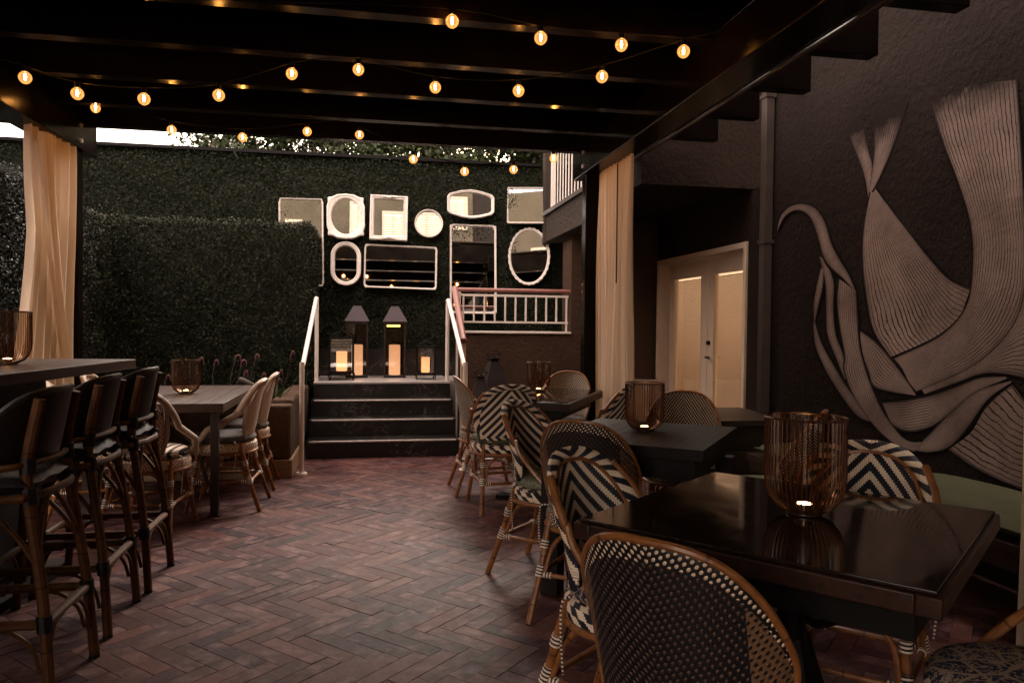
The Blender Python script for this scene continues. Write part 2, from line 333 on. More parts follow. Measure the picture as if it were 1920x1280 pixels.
# ------------------------------------------------------------------ mesh builder
def _smooth(me, ang=35):
    me.polygons.foreach_set('use_smooth', [True]*len(me.polygons)); me.update()
    try: me.set_sharp_from_angle(angle=R(ang))
    except Exception: pass
class MB:
    def __init__(s): s.v = []; s.f = []; s.uv = []; s.mi = []; s.cur = 0
    def quad(s, a, b, c, d, uv=None):
        i = len(s.v); s.v += [tuple(a), tuple(b), tuple(c), tuple(d)]; s.f.append((i, i+1, i+2, i+3)); s.uv += uv or [(0, 0), (1, 0), (1, 1), (0, 1)]; s.mi.append(s.cur)
    def prism(s, poly, z0, z1, M4=None):
        n = len(poly); i = len(s.v); P = [Vector((x, y, z0)) for x, y in poly]+[Vector((x, y, z1)) for x, y in poly]
        if M4 is not None: P = [M4 @ p for p in P]
        s.v += [tuple(p) for p in P]; fs = [tuple(range(i+n-1, i-1, -1)), tuple(range(i+n, i+2*n))]
        fs += [(i+k, i+(k+1) % n, i+n+(k+1) % n, i+n+k) for k in range(n)]
        for f in fs:
            s.f.append(f); s.mi.append(s.cur)
            for q, k in enumerate(f):
                p = P[k-i]; s.uv.append((p.x+p.y, p.z))
        return s
    def box(s, x0, x1, y0, y1, z0, z1, M4=None):
        return s.prism([(x0, y0), (x1, y0), (x1, y1), (x0, y1)], z0, z1, M4)
    def grid(s, fn, nu, nv, uvfn=None, closeu=False):
        i = len(s.v)
        for a in range(nu+1):
            for b in range(nv+1): s.v.append(tuple(fn(a/nu, b/nv)))
        for a in range(nu):
            for b in range(nv):
                k = i+a*(nv+1)+b; s.f.append((k, k+nv+1, k+nv+2, k+1)); s.mi.append(s.cur)
                for (p, q) in ((a, b), (a+1, b), (a+1, b+1), (a, b+1)): s.uv.append(uvfn(p/nu, q/nv) if uvfn else (p/nu, q/nv))
        return s
    def tube(s, pts, r, n=8, cap=True, closed=False, sub=0):
        P = [Vector(p) for p in pts]; rr = list(r) if isinstance(r, (list, tuple)) else [r]*len(P)
        if sub:
            Q = []; q = []
            m = len(P)
            for k in range(m if closed else m-1):
                p0, p1, p2, p3 = (P[(k-1) % m] if closed or k else P[0]), P[k], P[(k+1) % m], (P[(k+2) % m] if closed or k < m-2 else P[-1])
                for j in range(sub):
                    u = j/sub; Q.append(.5*((2*p1)+(-p0+p2)*u+(2*p0-5*p1+4*p2-p3)*u*u+(-p0+3*p1-3*p2+p3)*u**3)); q.append(rr[k]*(1-u)+rr[(k+1) % m]*u)
            if not closed: Q.append(P[-1]); q.append(rr[-1])
            P, rr = Q, q
        m = len(P); i = len(s.v); L = 0; acc = []
        T0 = None; N = None
        for k, p in enumerate(P):
            a = P[(k-1) % m] if (closed or k) else p; b = P[(k+1) % m] if (closed or k < m-1) else p
            T = (b-a).normalized() if (b-a).length > 1e-9 else Vector((0, 0, 1))
            if N is None: N = T.cross(Vector((0, 0, 1)) if abs(T.z) < .9 else Vector((1, 0, 0))).normalized()
            else: N = (N-T*N.dot(T)); N = N.normalized() if N.length > 1e-6 else T.orthogonal().normalized()
            B = T.cross(N)
            if k: L += (p-P[k-1]).length
            acc.append(L)
            for j in range(n):
                t_ = 2*PI*j/n; s.v.append(tuple(p+(N*math.cos(t_)+B*math.sin(t_))*rr[k]))
        for k in range(m if closed else m-1):
            k2 = (k+1) % m
            for j in range(n):
                j2 = (j+1) % n; s.f.append((i+k*n+j, i+k*n+j2, i+k2*n+j2, i+k2*n+j)); s.mi.append(s.cur)
                l2 = acc[k2] if k2 else L+.01
                s.uv += [(j/n, acc[k]), ((j+1)/n, acc[k]), ((j+1)/n, l2), (j/n, l2)]
        if cap and not closed:
            s.f.append(tuple(i+j for j in range(n-1, -1, -1))); s.mi.append(s.cur); s.uv += [(0, 0)]*n
            s.f.append(tuple(i+(m-1)*n+j for j in range(n))); s.mi.append(s.cur); s.uv += [(0, 0)]*n
        return s
    def lathe(s, prof, n=24, cx=0, cy=0, z=0, sx=1, sy=1):
        i = len(s.v); m = len(prof); L = 0; acc = [0]
        for k in range(1, m): L += math.dist(prof[k], prof[k-1]); acc.append(L)
        for (r, h) in prof:
            for j in range(n):
                t_ = 2*PI*j/n; s.v.append((cx+r*math.cos(t_)*sx, cy+r*math.sin(t_)*sy, z+h))
        for k in range(m-1):
            for j in range(n):
                j2 = (j+1) % n; s.f.append((i+k*n+j, i+k*n+j2, i+(k+1)*n+j2, i+(k+1)*n+j)); s.mi.append(s.cur)
                c = 2*PI*max(prof[k][0], .05); s.uv += [(j/n*c, acc[k]), ((j+1)/n*c, acc[k]), ((j+1)/n*c, acc[k+1]), (j/n*c, acc[k+1])]
        return s
    def build(s, name, mats, parent=None, bevel=0, solid=0, ang=35, label=None):
        me = bpy.data.meshes.new(name); me.from_pydata(s.v, [], s.f)
        uvl = me.uv_layers.new(name='UVMap'); uvl.data.foreach_set('uv', np.array(s.uv, dtype=np.float32).ravel())
        mats = mats if isinstance(mats, (list, tuple)) else [mats]
        for m in mats: me.materials.append(M[m] if isinstance(m, str) else m)
        me.polygons.foreach_set('material_index', s.mi); _smooth(me, ang)
        o = bpy.data.objects.new(name, me); COL.objects.link(o)
        if parent is not None: o.parent = parent
        if solid: d = o.modifiers.new('solid', 'SOLIDIFY'); d.thickness = solid; d.offset = 0
        if bevel: d = o.modifiers.new('bevel', 'BEVEL'); d.width = bevel; d.segments = 2; d.limit_method = 'ANGLE'; d.angle_limit = R(40)
        if label: o['label'] = label
        return o
def tag(o, label=None, cat=None, group=None, kind=None):
    if label: o['label'] = label
    if cat: o['category'] = cat
    if group: o['group'] = group
    if kind: o['kind'] = kind
    return o
def empty(name, loc=(0, 0, 0), ang=0, label=None, cat=None, group=None):
    o = bpy.data.objects.new(name, None); COL.objects.link(o); o.location = loc; o.rotation_euler = (0, 0, ang); o.empty_display_size = .1
    return tag(o, label, cat, group)
def copy_tree(o, parent=None):
    c = o.copy(); COL.objects.link(c); c.parent = parent
    for ch in list(o.children): copy_tree(ch, c)
    return c
def place(proto, used, loc, ang, label, group=None):
    o = proto if not used.get(proto.name) else copy_tree(proto)
    used[proto.name] = True; o.location = loc; o.rotation_euler = (0, 0, ang); o['label'] = label
    if group: o['group'] = group
    return o
used = {}

def leaf_mesh(name, pos, nrm, size, mat, parent=None, spread=.9, ratio=.6, extra=None):
    """many small four-cornered leaves; pos and nrm are arrays"""
    n = len(pos); d = nrm+RNG.normal(0, spread, (n, 3)); d /= np.linalg.norm(d, axis=1)[:, None]
    a = np.cross(d, RNG.normal(0, 1, (n, 3))); a /= np.linalg.norm(a, axis=1)[:, None]; b = np.cross(d, a)
    s = (size*RNG.uniform(.65, 1.25, n))[:, None]
    V = np.empty((n, 4, 3)); V[:, 0] = pos-a*s; V[:, 1] = pos-b*s*ratio+d*s*.15; V[:, 2] = pos+a*s; V[:, 3] = pos+b*s*ratio+d*s*.15
    me = bpy.data.meshes.new(name); me.vertices.add(4*n); me.vertices.foreach_set('co', V.astype(np.float32).ravel())
    me.loops.add(4*n); me.loops.foreach_set('vertex_index', np.arange(4*n, dtype=np.int32))
    me.polygons.add(n); me.polygons.foreach_set('loop_start', np.arange(0, 4*n, 4, dtype=np.int32)); me.polygons.foreach_set('loop_total', np.full(n, 4, dtype=np.int32))
    me.update(calc_edges=True); me.validate()
    at = me.attributes.new('tone', 'FLOAT_VECTOR', 'POINT'); t_ = np.repeat(np.clip(RNG.beta(1.3, 2.6, n), 0, 1), 4)
    at.data.foreach_set('vector', np.stack([t_, t_, t_], 1).astype(np.float32).ravel())
    me.materials.append(M[mat]); o = bpy.data.objects.new(name, me); COL.objects.link(o)
    if parent is not None: o.parent = parent
    return o
def face_pts(o, u, v, n, jit=.03):
    o, u, v = map(np.array, (o, u, v)); nr = np.cross(u, v); nr = nr/np.linalg.norm(nr)
    a, b = RNG.uniform(0, 1, (2, n)); lump = .02*np.sin(a*23+b*7)*np.sin(b*19+a*3)
    p = o+a[:, None]*u+b[:, None]*v+nr*(RNG.uniform(-jit, jit, n)+lump)[:, None]
    return p, np.tile(nr, (n, 1))

# ------------------------------------------------------------------ floor
def make_floor():
    W, n = .078, 4; V = []; F = []; T = []; G = .0007
    c45 = math.cos(R(45)); rects = []
    for k in range(-70, 90):
        for m in range(-32, 4):
            for (x0, y0, x1, y1) in ((k+m*n, k-m*n, k+m*n+n, k-m*n+1), (k+n+m*n, k+1-n-m*n, k+n+1+m*n, k+1-m*n)):
                cx, cy = (x0+x1)/2*W, (y0+y1)/2*W; X = (cx+cy)*c45; Y = (cy-cx)*c45
                if -3.3 < X < 3.6 and .3 < Y < 7.5: rects.append((x0*W+G, y0*W+G, x1*W-G, y1*W-G))
    for (x0, y0, x1, y1) in rects:
        h = random.gauss(0, .0005); tl = random.gauss(0, .0006); i = len(V); e = .0009
        for (x, y, z) in ((x0, y0, 0), (x1, y0, 0), (x1, y1, 0), (x0, y1, 0)): V.append(((x+y)*c45, (y-x)*c45, -.002))
        for (x, y, dz) in ((x0+e, y0+e, tl), (x1-e, y0+e, -tl), (x1-e, y1-e, -tl), (x0+e, y1-e, tl)): V.append(((x+y)*c45, (y-x)*c45, h+dz))
        F += [(i+4, i+5, i+6, i+7), (i, i+1, i+5, i+4), (i+1, i+2, i+6, i+5), (i+2, i+3, i+7, i+6), (i+3, i, i+4, i+7)]
        T += [(random.random(), random.random(), random.random())]*8
    me = bpy.data.meshes.new('floor'); nb = len(F)
    i = len(V); V += [(-9, -6, -.006), (9, -6, -.006), (9, 12, -.006), (-9, 12, -.006)]; F.append((i, i+1, i+2, i+3)); T += [(.5, .5, .5)]*4
    me.from_pydata(V, [], F); at = me.attributes.new('tone', 'FLOAT_VECTOR', 'POINT'); at.data.foreach_set('vector', np.array(T, dtype=np.float32).ravel())
    me.materials.append(M['tiles']); me.materials.append(M['grout']); me.polygons.foreach_set('material_index', [0]*nb+[1])
    o = bpy.data.objects.new('floor', me); COL.objects.link(o); o['kind'] = 'structure'; o['label'] = 'herringbone floor of narrow worn purple brown bricks'
make_floor()
g = MB(); g.box(-60, 60, 12.01, 90, -.1, .4); tag(g.build('ground', 'soil'), 'dark ground beyond the garden wall', kind='structure')

# ------------------------------------------------------------------ stairs and landing
Y0 = 7.24; XL, XR = -.62, .83; rs = .165
st = empty('staircase', (0, 0, 0), 0, 'low flight of black marble steps with bright metal nosings leading up to a landing', 'stairs')
for k in range(4):
    top = rs*(k+1); y0 = Y0+.3*k; y1 = 9.15 if k == 3 else Y0+.3*(k+1)
    MB().box(XL, XR, y0+.02, y1+.02 if k < 3 else y1, 0 if k == 0 else top-rs-.02, top-.022).build('riser', 'marble', st)
    if k < 3: MB().box(XL, XR, y0, y1+.02, top-.022, top).build('tread', 'marble', st, .003)
    if k < 3: MB().box(XL+.03, XR-.03, y0-.006, y0+.018, top-.012, top+.004).build('nosing', 'chrome', st, .002)
MB().box(XL, XR, Y0+.9, 9.15, .638, .66).build('landing_slab', 'marble_light', st, .003)
MB().box(XL-.02, 3.33, 9.13, 9.16, .66, .98).build('backsplash', 'marble', st)
ter = MB().box(.85, 3.3, 8.34, 9.15, 0, .655); tag(ter.build('terrace', 'marble_light'), 'raised terrace floor behind the parapet', kind='structure')

# ------------------------------------------------------------------ hedges
def hedge(name, label, faces, backs, dens, size=.013, mat='box_leaf'):
    t_ = empty(name, (0, 0, 0), 0, label, 'hedge')
    m = MB()
    for b in backs: m.box(*b)
    m.build('backing', 'hedge_back', t_)
    P, N = [], []
    for (o, u, v) in faces:
        ar = np.linalg.norm(np.cross(u, v)); p, n = face_pts(o, u, v, int(ar*dens)); P.append(p); N.append(n)
    leaf_mesh('foliage', np.concatenate(P), np.concatenate(N), size, mat, t_)
    return t_
hw = hedge('hedge_wall', 'tall dark boxwood hedge wall behind the mirrors and lanterns', [((-4.2, 9.2, .9), (7.6, 0, 0), (0, 0, 2.36))], [(-4.2, 3.4, 9.24, 9.5, 0, 3.26)], 7500, .0125)
MB().box(-4.2, 3.4, 9.16, 9.5, 3.265, 3.30).build('coping', 'iron', hw)
HB = 2.33
hedge('boxwood_hedge', 'lower square cut boxwood hedge block left of the marble steps', 
      [((-2.66, 8.2, .4), (2.0, 0, 0), (0, 0, HB-.4)), ((-.66, 8.2, .4), (0, .9, 0), (0, 0, HB-.4)), ((-2.66, 8.2, HB), (2.0, 0, 0), (0, .9, 0)),
       ((-2.66, 5.6, 0), (0, 2.6, 0), (0, 0, HB)), ((-2.95, 5.6, HB), (.3, 0, 0), (0, 2.65, 0))],
      [(-2.63, -.70, 8.24, 9.05, 0, HB-.04), (-3.0, -2.7, 5.6, 8.24, 0, HB-.04)], 8000, .012)
hedge('side_hedge', 'narrow dark hedge column beyond the left curtain', [((-4.1, 7.4, 0), (.75, 0, 0), (0, 0, 2.75)), ((-3.35, 7.4, 0), (0, 1.4, 0), (0, 0, 2.75))], [(-4.07, -3.38, 7.44, 8.8, 0, 2.72)], 9000, .009, 'shaded_leaf')

# ------------------------------------------------------------------ planter with plants
pl = empty('planter', (0, 0, 0), 0, 'rough concrete planter with a beige tile foot beside the steps', 'planter')
MB().box(-2.62, -.67, 6.4, 6.58, .15, .60).box(-.85, -.67, 6.58, 8.16, .15, .63).build('planter_wall', 'concrete', pl, .02)
MB().box(-2.62, -.655, 6.385, 6.59, 0, .15).box(-.86, -.655, 6.59, 7.22, 0, .15).build('tile_base', 'beigetile', pl, .003)
MB().box(-2.60, -.86, 6.585, 8.16, .1, .50).build('soil', 'soil', pl)
def grass_plant(x, y, stalks, label):
    t_ = empty('plumed_grass', (x, y, .5), 0, label, 'plant', 'pink plumed grasses in the planter')
    a = MB(); b = MB()
    for (dx, dy, h, lean, side) in stalks:
        q = Vector((dx*.3, dy*.3, 0)); p1 = Vector((dx+lean*.5, dy, h*.6)); p2 = Vector((dx+lean, dy, h))
        a.tube([q, p1, p2], [.0045, .0035, .003], 5, sub=3)
        cu_ = random.uniform(.5, 1.1); tip = [p2+Vector((-side*.008, 0, -.05)), p2, p2+Vector((side*.010, 0, .032)), p2+Vector((side*.030*cu_, 0, .045)), p2+Vector((side*.048*cu_, 0, .028)), p2+Vector((side*.052*cu_, 0, -.01*cu_))]
        b.tube(tip, [.002, .006, .0085, .009, .008, .003], 7, sub=3)
        for k in range(4):
            z = h*(.15+.16*k); an = random.uniform(-1, 1)
            a.grid(lambda u, v, z=z, an=an: (dx*.6+an*.16*u*math.cos(v*0)+(v-.5)*.008*(1-u), dy+.05*u*an, z+.13*u-.10*u*u), 5, 1)
    a.build('stems', 'stem', t_); b.build('plumes', 'plume', t_); return t_
grass_plant(-1.86, 6.95, [(-.02, 0, .27, .1, 1), (-.14, .05, .22, .02, 1)], 'pink plumed grass with two low stalks behind the bar end')
grass_plant(-1.62, 7.0, [(.0, 0, .42, .10, 1)], 'single pink plumed stalk left of the smoky candle vase')
grass_plant(-1.25, 7.0, [(-.16, 0, .40, .02, 1), (-.06, .1, .44, .08, 1), (.03, -.02, .40, .06, 1), (.10, .05, .45, .1, 1), (.0, .08, .3, .1, 1), (.02, .0, .22, .03, 1)], 'bushy clump of pink plumes behind the smoky candle vase')
grass_plant(-.93, 7.05, [(-.08, 0, .28, .02, 1), (.0, .1, .30, .08, 1), (.12, .03, .48, .07, 1), (.20, .06, .52, .12, 1), (-.02, .08, .22, .08, 1)], 'tall pink plumes standing right of the garden spotlight')
def agave(x, y, label):
    a = MB()
    for k in range(22):
        an = k*2.4; el = R(30+50*((k*7) % 22)/22); L = .17+.07*random.random(); ca, sa = math.cos(an), math.sin(an)
        def fn(u, v, ca=ca, sa=sa, el=el, L=L):
            w = .022*(1-u)**.6*(1 if u < 1 else 0)*(v-.5)*2; r = L*u*math.cos(el)*(1+.1*u); z = L*u*math.sin(el)-.02*u*u+abs(v-.5)*.012*(1-u)
            return (r*ca-w*sa, r*sa+w*ca, z)
        a.grid(fn, 6, 2)
    o = a.build('agave', 'agave', None, 0, .004); o.location = (x, y, .5); tag(o, label, 'plant')
    o.scale = (1.15, 1.15, 1.25)
agave(-.88, 6.95, 'green spiky agave by the right end of the planter')
sp = empty('garden_spotlight', (-1.08, 6.85, .5), R(-10), 'unlit grey green bullet spotlight on a spike in the planter', 'spotlight')
MB().tube([(0, 0, 0), (0, 0, .2)], .008, 8).build('spike', 'iron', sp)
MB().tube([(-.075, 0, .265), (-.05, 0, .26), (.03, 0, .225), (.085, 0, .195)], [.040, .040, .034, .018], 16).build('lamp_head', 'steel', sp)

# ------------------------------------------------------------------ handrails
def handrail(X, label, side):
    t_ = empty('handrail', (X, 0, 0), 0, label, 'handrail', 'white handrails flanking the marble steps')
    MB().tube([(0, 6.55, 0), (0, 6.55, .87), (0, 6.58, .915), (0, 6.66, .93)], .021, 12, sub=3).build('lower_post', 'white', t_)
    MB().tube([(0, 6.66, .93), (0, 8.12, 1.545), (0, 8.19, 1.545), (0, 8.2, 1.50), (0, 8.2, .66)], .021, 12).build('rail', 'white', t_)
    MB().lathe([(.0, .012), (.045, .012), (.05, 0)], 16, 0, 6.55).build('foot_plate', 'white', t_)
handrail(-.595, 'white tube handrail on the planter side of the steps', -1)
handrail(.80, 'white tube handrail on the parapet side of the steps', 1)

# ------------------------------------------------------------------ parapet, railing, right side building
pw = empty('parapet_wall', (0, 0, 0), 0, 'brown stucco parapet wall right of the steps with a pale ledge', 'wall')
MB().box(.92, 2.2, 8.2, 8.34, 0, 1.19).build('wall_face', 'stucco_brown', pw)
MB().box(.90, 2.2, 8.18, 8.36, 1.19, 1.215).build('ledge', 'white', pw, .004)
rl = empty('terrace_railing', (0, 0, 0), 0, 'white terrace railing with a terracotta top rail above the parapet', 'railing')
m = MB().tube([(.9, 8.26, 1.67), (2.2, 8.26, 1.67)], .024, 10); m.build('top_rail', 'pinkrail', rl)
MB().box(.93, 2.18, 8.25, 8.27, 1.60, 1.625).box(.93, 2.18, 8.25, 8.27, 1.305, 1.325).build('crossbars', 'white', rl)
for k in range(11):
    x = .98+.118*k; MB().box(x-.009, x+.009, 8.252, 8.268, 1.3255 if k < 10 else 1.22, 1.5995).build('baluster', 'white', rl)
MB().box(.90, .945, 8.21, 8.25, 0, 1.645).build('newel_post', 'white', rl)
sr = empty('stair_rail', (0, 0, 0), 0, 'sloping terracotta rail on a pale post beside the right handrail', 'handrail')
MB().tube([(.875, 8.2, 1.68), (.875, 7.35, 1.12)], .034, 12).build('sloping_rail', 'pinkrail', sr)
MB().box(.855, .905, 7.38, 7.42, 0, 1.13).build('post', 'cream_paint', sr, .004)

rb = empty('right_building', (0, 0, 0), 0, 'dark stucco building wing on the right with the balcony over the white doors', 'building')
DX = 3.33; D0, D1 = 6.27, 8.42
MB().box(2.2, 4.2, 8.46, 8.6, 0, 2.52).build('end_wall', 'stucco_brown', rb)
MB().box(2.2, 2.36, 8.2, 8.46, 0, 2.52).build('pier', 'stucco_brown', rb)
MB().box(DX, DX+.2, 5.3, D0, 0, 2.52).box(DX, DX+.2, D0, 8.46, 2.06, 2.52).box(DX, DX+.2, D1, 8.46, 0, 2.06).build('door_wall', 'stucco_dark', rb)
MB().box(2.28, 4.6, 6.2, 9.1, 2.521, 2.82).build('balcony_slab', 'stucco_dark', rb)
MB().box(2.08, 2.28, 6.9, 9.12, 2.31, 2.63).build('balcony_edge', 'stucco_grey', rb, .01)
MB().box(2.05, 2.28, 6.9, 9.12, 2.631, 2.68).build('balcony_ledge', 'steel', rb, .004)
MB().box(2.06, 2.15, 8.98, 9.12, 2.29, 4.2).build('balcony_pilaster', 'stucco_grey', rb, .01)
MB().box(2.28, 4.6, 6.2, 6.5, 2.821, 4.6).build('upper_wall', 'stucco_dark', rb)
MB().box(3.4, 3.6, 6.6, 12, 2.83, 5.5).build('upper_side_wall', 'stucco_grey', rb)
br = empty('balcony_railing', (0, 0, 0), 0, 'white balcony railing of close upright slats over the terrace', 'railing')
for k in range(16):
    y = 8.84-.13*k; MB().box(2.147, 2.157, y-.008, y+.008, 2.70, 3.55).build('slat', 'white', br)
MB().box(2.13, 2.175, 8.9, 8.97, 2.681, 3.6).build('post', 'white', br)
MB().box(2.12, 2.185, 6.8, 8.97, 3.601, 3.66).build('top_rail', 'white', br)

mw = empty('mural_wall', (0, 0, 0), 0, 'tall dark textured stucco wall on the right painted with pale flowing ribbons', 'wall')
MX = 3.12
MB().box(MX, MX+.9, -5.0, 5.55, 0, 9.5).build('wall_face', 'stucco_mural', mw)
RIB = {
'a':[[(4.574,2.629),(4.476,2.475),(4.405,2.353),(4.352,2.238),(4.315,2.102)],[(4.399,2.689),(4.362,2.554),(4.316,2.418),(4.281,2.323),(4.289,2.185)]],
'b':[[(4.277,2.697),(4.276,2.553),(4.268,2.407),(4.289,2.267),(4.313,2.148)],[(3.962,2.645),(4.027,2.509),(4.095,2.388),(4.180,2.266),(4.263,2.170)]],
'c':[[(4.288,2.164),(4.352,1.944),(4.358,1.714),(4.311,1.460),(4.241,1.272),(4.084,1.110)],[(4.275,2.151),(4.231,1.929),(4.147,1.697),(4.009,1.470),(3.906,1.275),(3.797,1.182)],[(4.263,2.149),(4.110,1.913),(3.961,1.711),(3.821,1.548),(3.665,1.377),(3.568,1.304)],[(4.245,2.167),(4.068,1.987),(3.910,1.831),(3.761,1.684),(3.611,1.560),(3.461,1.500)]],
'n':[[(3.594,0.623),(3.411,0.559),(3.244,0.525),(3.054,0.501)],[(3.438,0.736),(3.309,0.679),(3.188,0.642),(3.057,0.618)],[(3.336,0.885),(3.233,0.823),(3.154,0.784),(3.061,0.758)],[(3.184,1.020),(3.141,0.978),(3.113,0.949),(3.066,0.922)]],
'e':[[(3.084,1.517),(3.229,1.346),(3.388,1.228),(3.561,1.083),(3.803,0.938)],[(3.078,1.329),(3.225,1.232),(3.344,1.145),(3.537,1.040),(3.789,0.924)],[(3.070,1.040),(3.240,1.060),(3.383,1.050),(3.536,0.996),(3.776,0.910)]],
'd':[[(3.789,2.595),(3.682,2.329),(3.557,2.071),(3.472,1.849),(3.448,1.640),(3.481,1.417),(3.661,1.250),(4.041,1.105)],[(3.584,2.587),(3.507,2.287),(3.412,2.011),(3.352,1.783),(3.356,1.565),(3.435,1.365),(3.612,1.197),(3.968,1.050)],[(3.386,2.560),(3.325,2.244),(3.267,1.969),(3.220,1.719),(3.243,1.493),(3.348,1.296),(3.563,1.136),(3.910,0.977)],[(3.196,2.516),(3.162,2.189),(3.140,1.932),(3.121,1.677),(3.135,1.409),(3.245,1.231),(3.470,1.070),(3.841,0.919)]],
'm':[[(4.363,1.271),(4.208,1.201),(4.055,1.095),(3.938,0.994),(3.849,0.905)],[(4.359,1.144),(4.271,1.002),(4.224,0.918),(4.048,0.897),(3.849,0.896)]],
'g':[[(3.886,0.619),(3.781,0.649),(3.670,0.748),(3.554,0.852),(3.402,0.963),(3.190,1.031)],[(3.925,0.574),(3.740,0.581),(3.583,0.634),(3.461,0.750),(3.327,0.920),(3.184,1.023)]],
'f':[[(4.135,0.828),(3.962,0.856),(3.750,0.905),(3.558,0.967),(3.382,1.033),(3.220,1.050)],[(4.042,0.698),(3.901,0.675),(3.719,0.727),(3.577,0.823),(3.423,0.944),(3.210,1.040)]],
'k':[[(4.842,1.799),(4.758,1.610),(4.741,1.427),(4.723,1.245),(4.625,1.090),(4.509,0.932)],[(4.748,1.757),(4.653,1.604),(4.651,1.425),(4.619,1.247),(4.536,1.116),(4.490,0.987)]],
'i':[[(4.808,1.716),(4.859,1.592),(4.890,1.454),(4.878,1.325)],[(4.772,1.690),(4.780,1.565),(4.823,1.452),(4.874,1.320)]],
'j':[[(4.886,1.318),(4.856,1.150),(4.714,0.973),(4.526,0.810),(4.369,0.708),(4.239,0.689)],[(4.866,1.325),(4.775,1.176),(4.623,1.024),(4.487,0.901),(4.372,0.814),(4.281,0.729)]],
'l':[[(4.599,1.623),(4.611,1.446),(4.569,1.269),(4.514,1.095),(4.525,1.007),(4.424,0.852),(4.239,0.693),(4.039,0.595),(3.844,0.567)],[(4.408,1.526),(4.387,1.377),(4.368,1.207),(4.325,1.082),(4.247,0.941),(4.134,0.788),(4.013,0.683),(3.899,0.625),(3.780,0.636)]],
'h':[[(5.398,2.048),(5.354,2.148),(5.231,2.205),(5.056,2.202),(4.889,2.146),(4.768,2.032),(4.687,1.875),(4.592,1.755),(4.483,1.638),(4.404,1.516)],[(5.393,2.042),(5.306,2.129),(5.172,2.164),(5.041,2.140),(4.935,2.066),(4.855,1.939),(4.779,1.782),(4.682,1.695),(4.552,1.620),(4.418,1.527)]],
}
NLINES = dict(a=8, b=11, c=25, d=21, e=22, f=12, g=11, h=8, i=5, j=6, k=6, l=10, m=11, n=14)
def cr(P, t_):
    n = len(P)-1; x = min(max(t_, 0), 1)*n; k = min(int(x), n-1); u = x-k; p = [np.array(P[max(0, min(n, k+d))]) for d in (-1, 0, 1, 2)]
    return .5*(2*p[1]+(-p[0]+p[2])*u+(2*p[0]-5*p[1]+4*p[2]-p[3])*u*u+(-p[0]+3*p[1]-3*p[2]+p[3])*u**3)
mu = MB(); fades = []
for q, (nm, gs) in enumerate(RIB.items()):
    off = .0015+.0007*(q+1)
    def fn(u, v, gs=gs, off=off):
        p = cr([cr(g_, v) for g_ in gs], u) if len(gs) > 2 else np.array(cr(gs[0], v))*(1-u)+np.array(cr(gs[1], v))*u
        return (MX-off, p[0], p[1])
    NL = NLINES[nm]
    ctr = .5*(np.array(fn(0, .5))+np.array(fn(1, .5)))
    Wd = max(.05, float(np.linalg.norm(np.array(fn(0, .5))-np.array(fn(1, .5)))))
    n0 = len(mu.v); mu.grid(fn, 28, 44, lambda u, v: (u*NL, min(1, min(u, 1-u)*2*Wd/.16)))
    for (x, y, z) in mu.v[n0:]:
        fz = (2.66-z)/.34 if nm in 'abd' else 1
        fades.append(max(0, min(1, fz)))
mu.cur = 1
for q, (nm, gs) in enumerate(RIB.items()):      # dark painted outline on both sides of each ribbon
    for e_ in (0, 1):
        def fo(u, v, gs=gs, e_=e_, q=q):
            a, b = np.array(cr(gs[-1] if e_ else gs[0], v)), np.array(cr(gs[0] if e_ else gs[-1], v)); d_ = a-b; L = np.linalg.norm(d_); d_ = d_/L if L > 1e-4 else d_*0
            tz = 1 if nm not in 'abd' else max(0, min(1, (2.5-a[1])/.2))
            p = a+d_*(.013+.006*math.sin(9*v+q))*tz*u-d_*.002; return (MX-.0012-.0007*q, p[0], p[1])
        n0 = len(mu.v); mu.grid(fo, 1, 44); fades += [1]*(len(mu.v)-n0)
M['mural_outline'] = plain('mural_black_paint', (.006, .005, .005), .9, 0, .3, 30, .2, .05)
muo = mu.build('mural', ['mural', 'mural_outline'], mw, label='pale taupe ribbons with wavy black lines painted on dark stucco')
at = muo.data.attributes.new('fade', 'FLOAT_VECTOR', 'POINT'); at.data.foreach_set('vector', np.repeat(np.array(fades, dtype=np.float32), 3))

dp = empty('downspout', (3.07, 5.50, 0), 0, 'square grey downspout at the end of the mural wall', 'downspout')
MB().box(-.036, .036, -.04, .04, 0, 4.6).build('pipe', 'steel', dp, .006)
for z in (1.95, 3.1): MB().box(-.045, .045, -.05, .05, z, z+.03).build('bracket', 'steel', dp)
ws = empty('wall_sensor', (2.9, 8.455, 2.18), 0, 'small cream sensor on the dark wall right of the pergola curtain', 'sensor')
MB().box(-.04, .04, -.02, 0, -.05, .05).build('plate', 'cream_paint', ws, .006)
MB().lathe([(0, 0), (.035, 0), (.035, .05), (0, .06)], 14, 0, -.05, -.02).build('lens', 'cream_paint', ws)

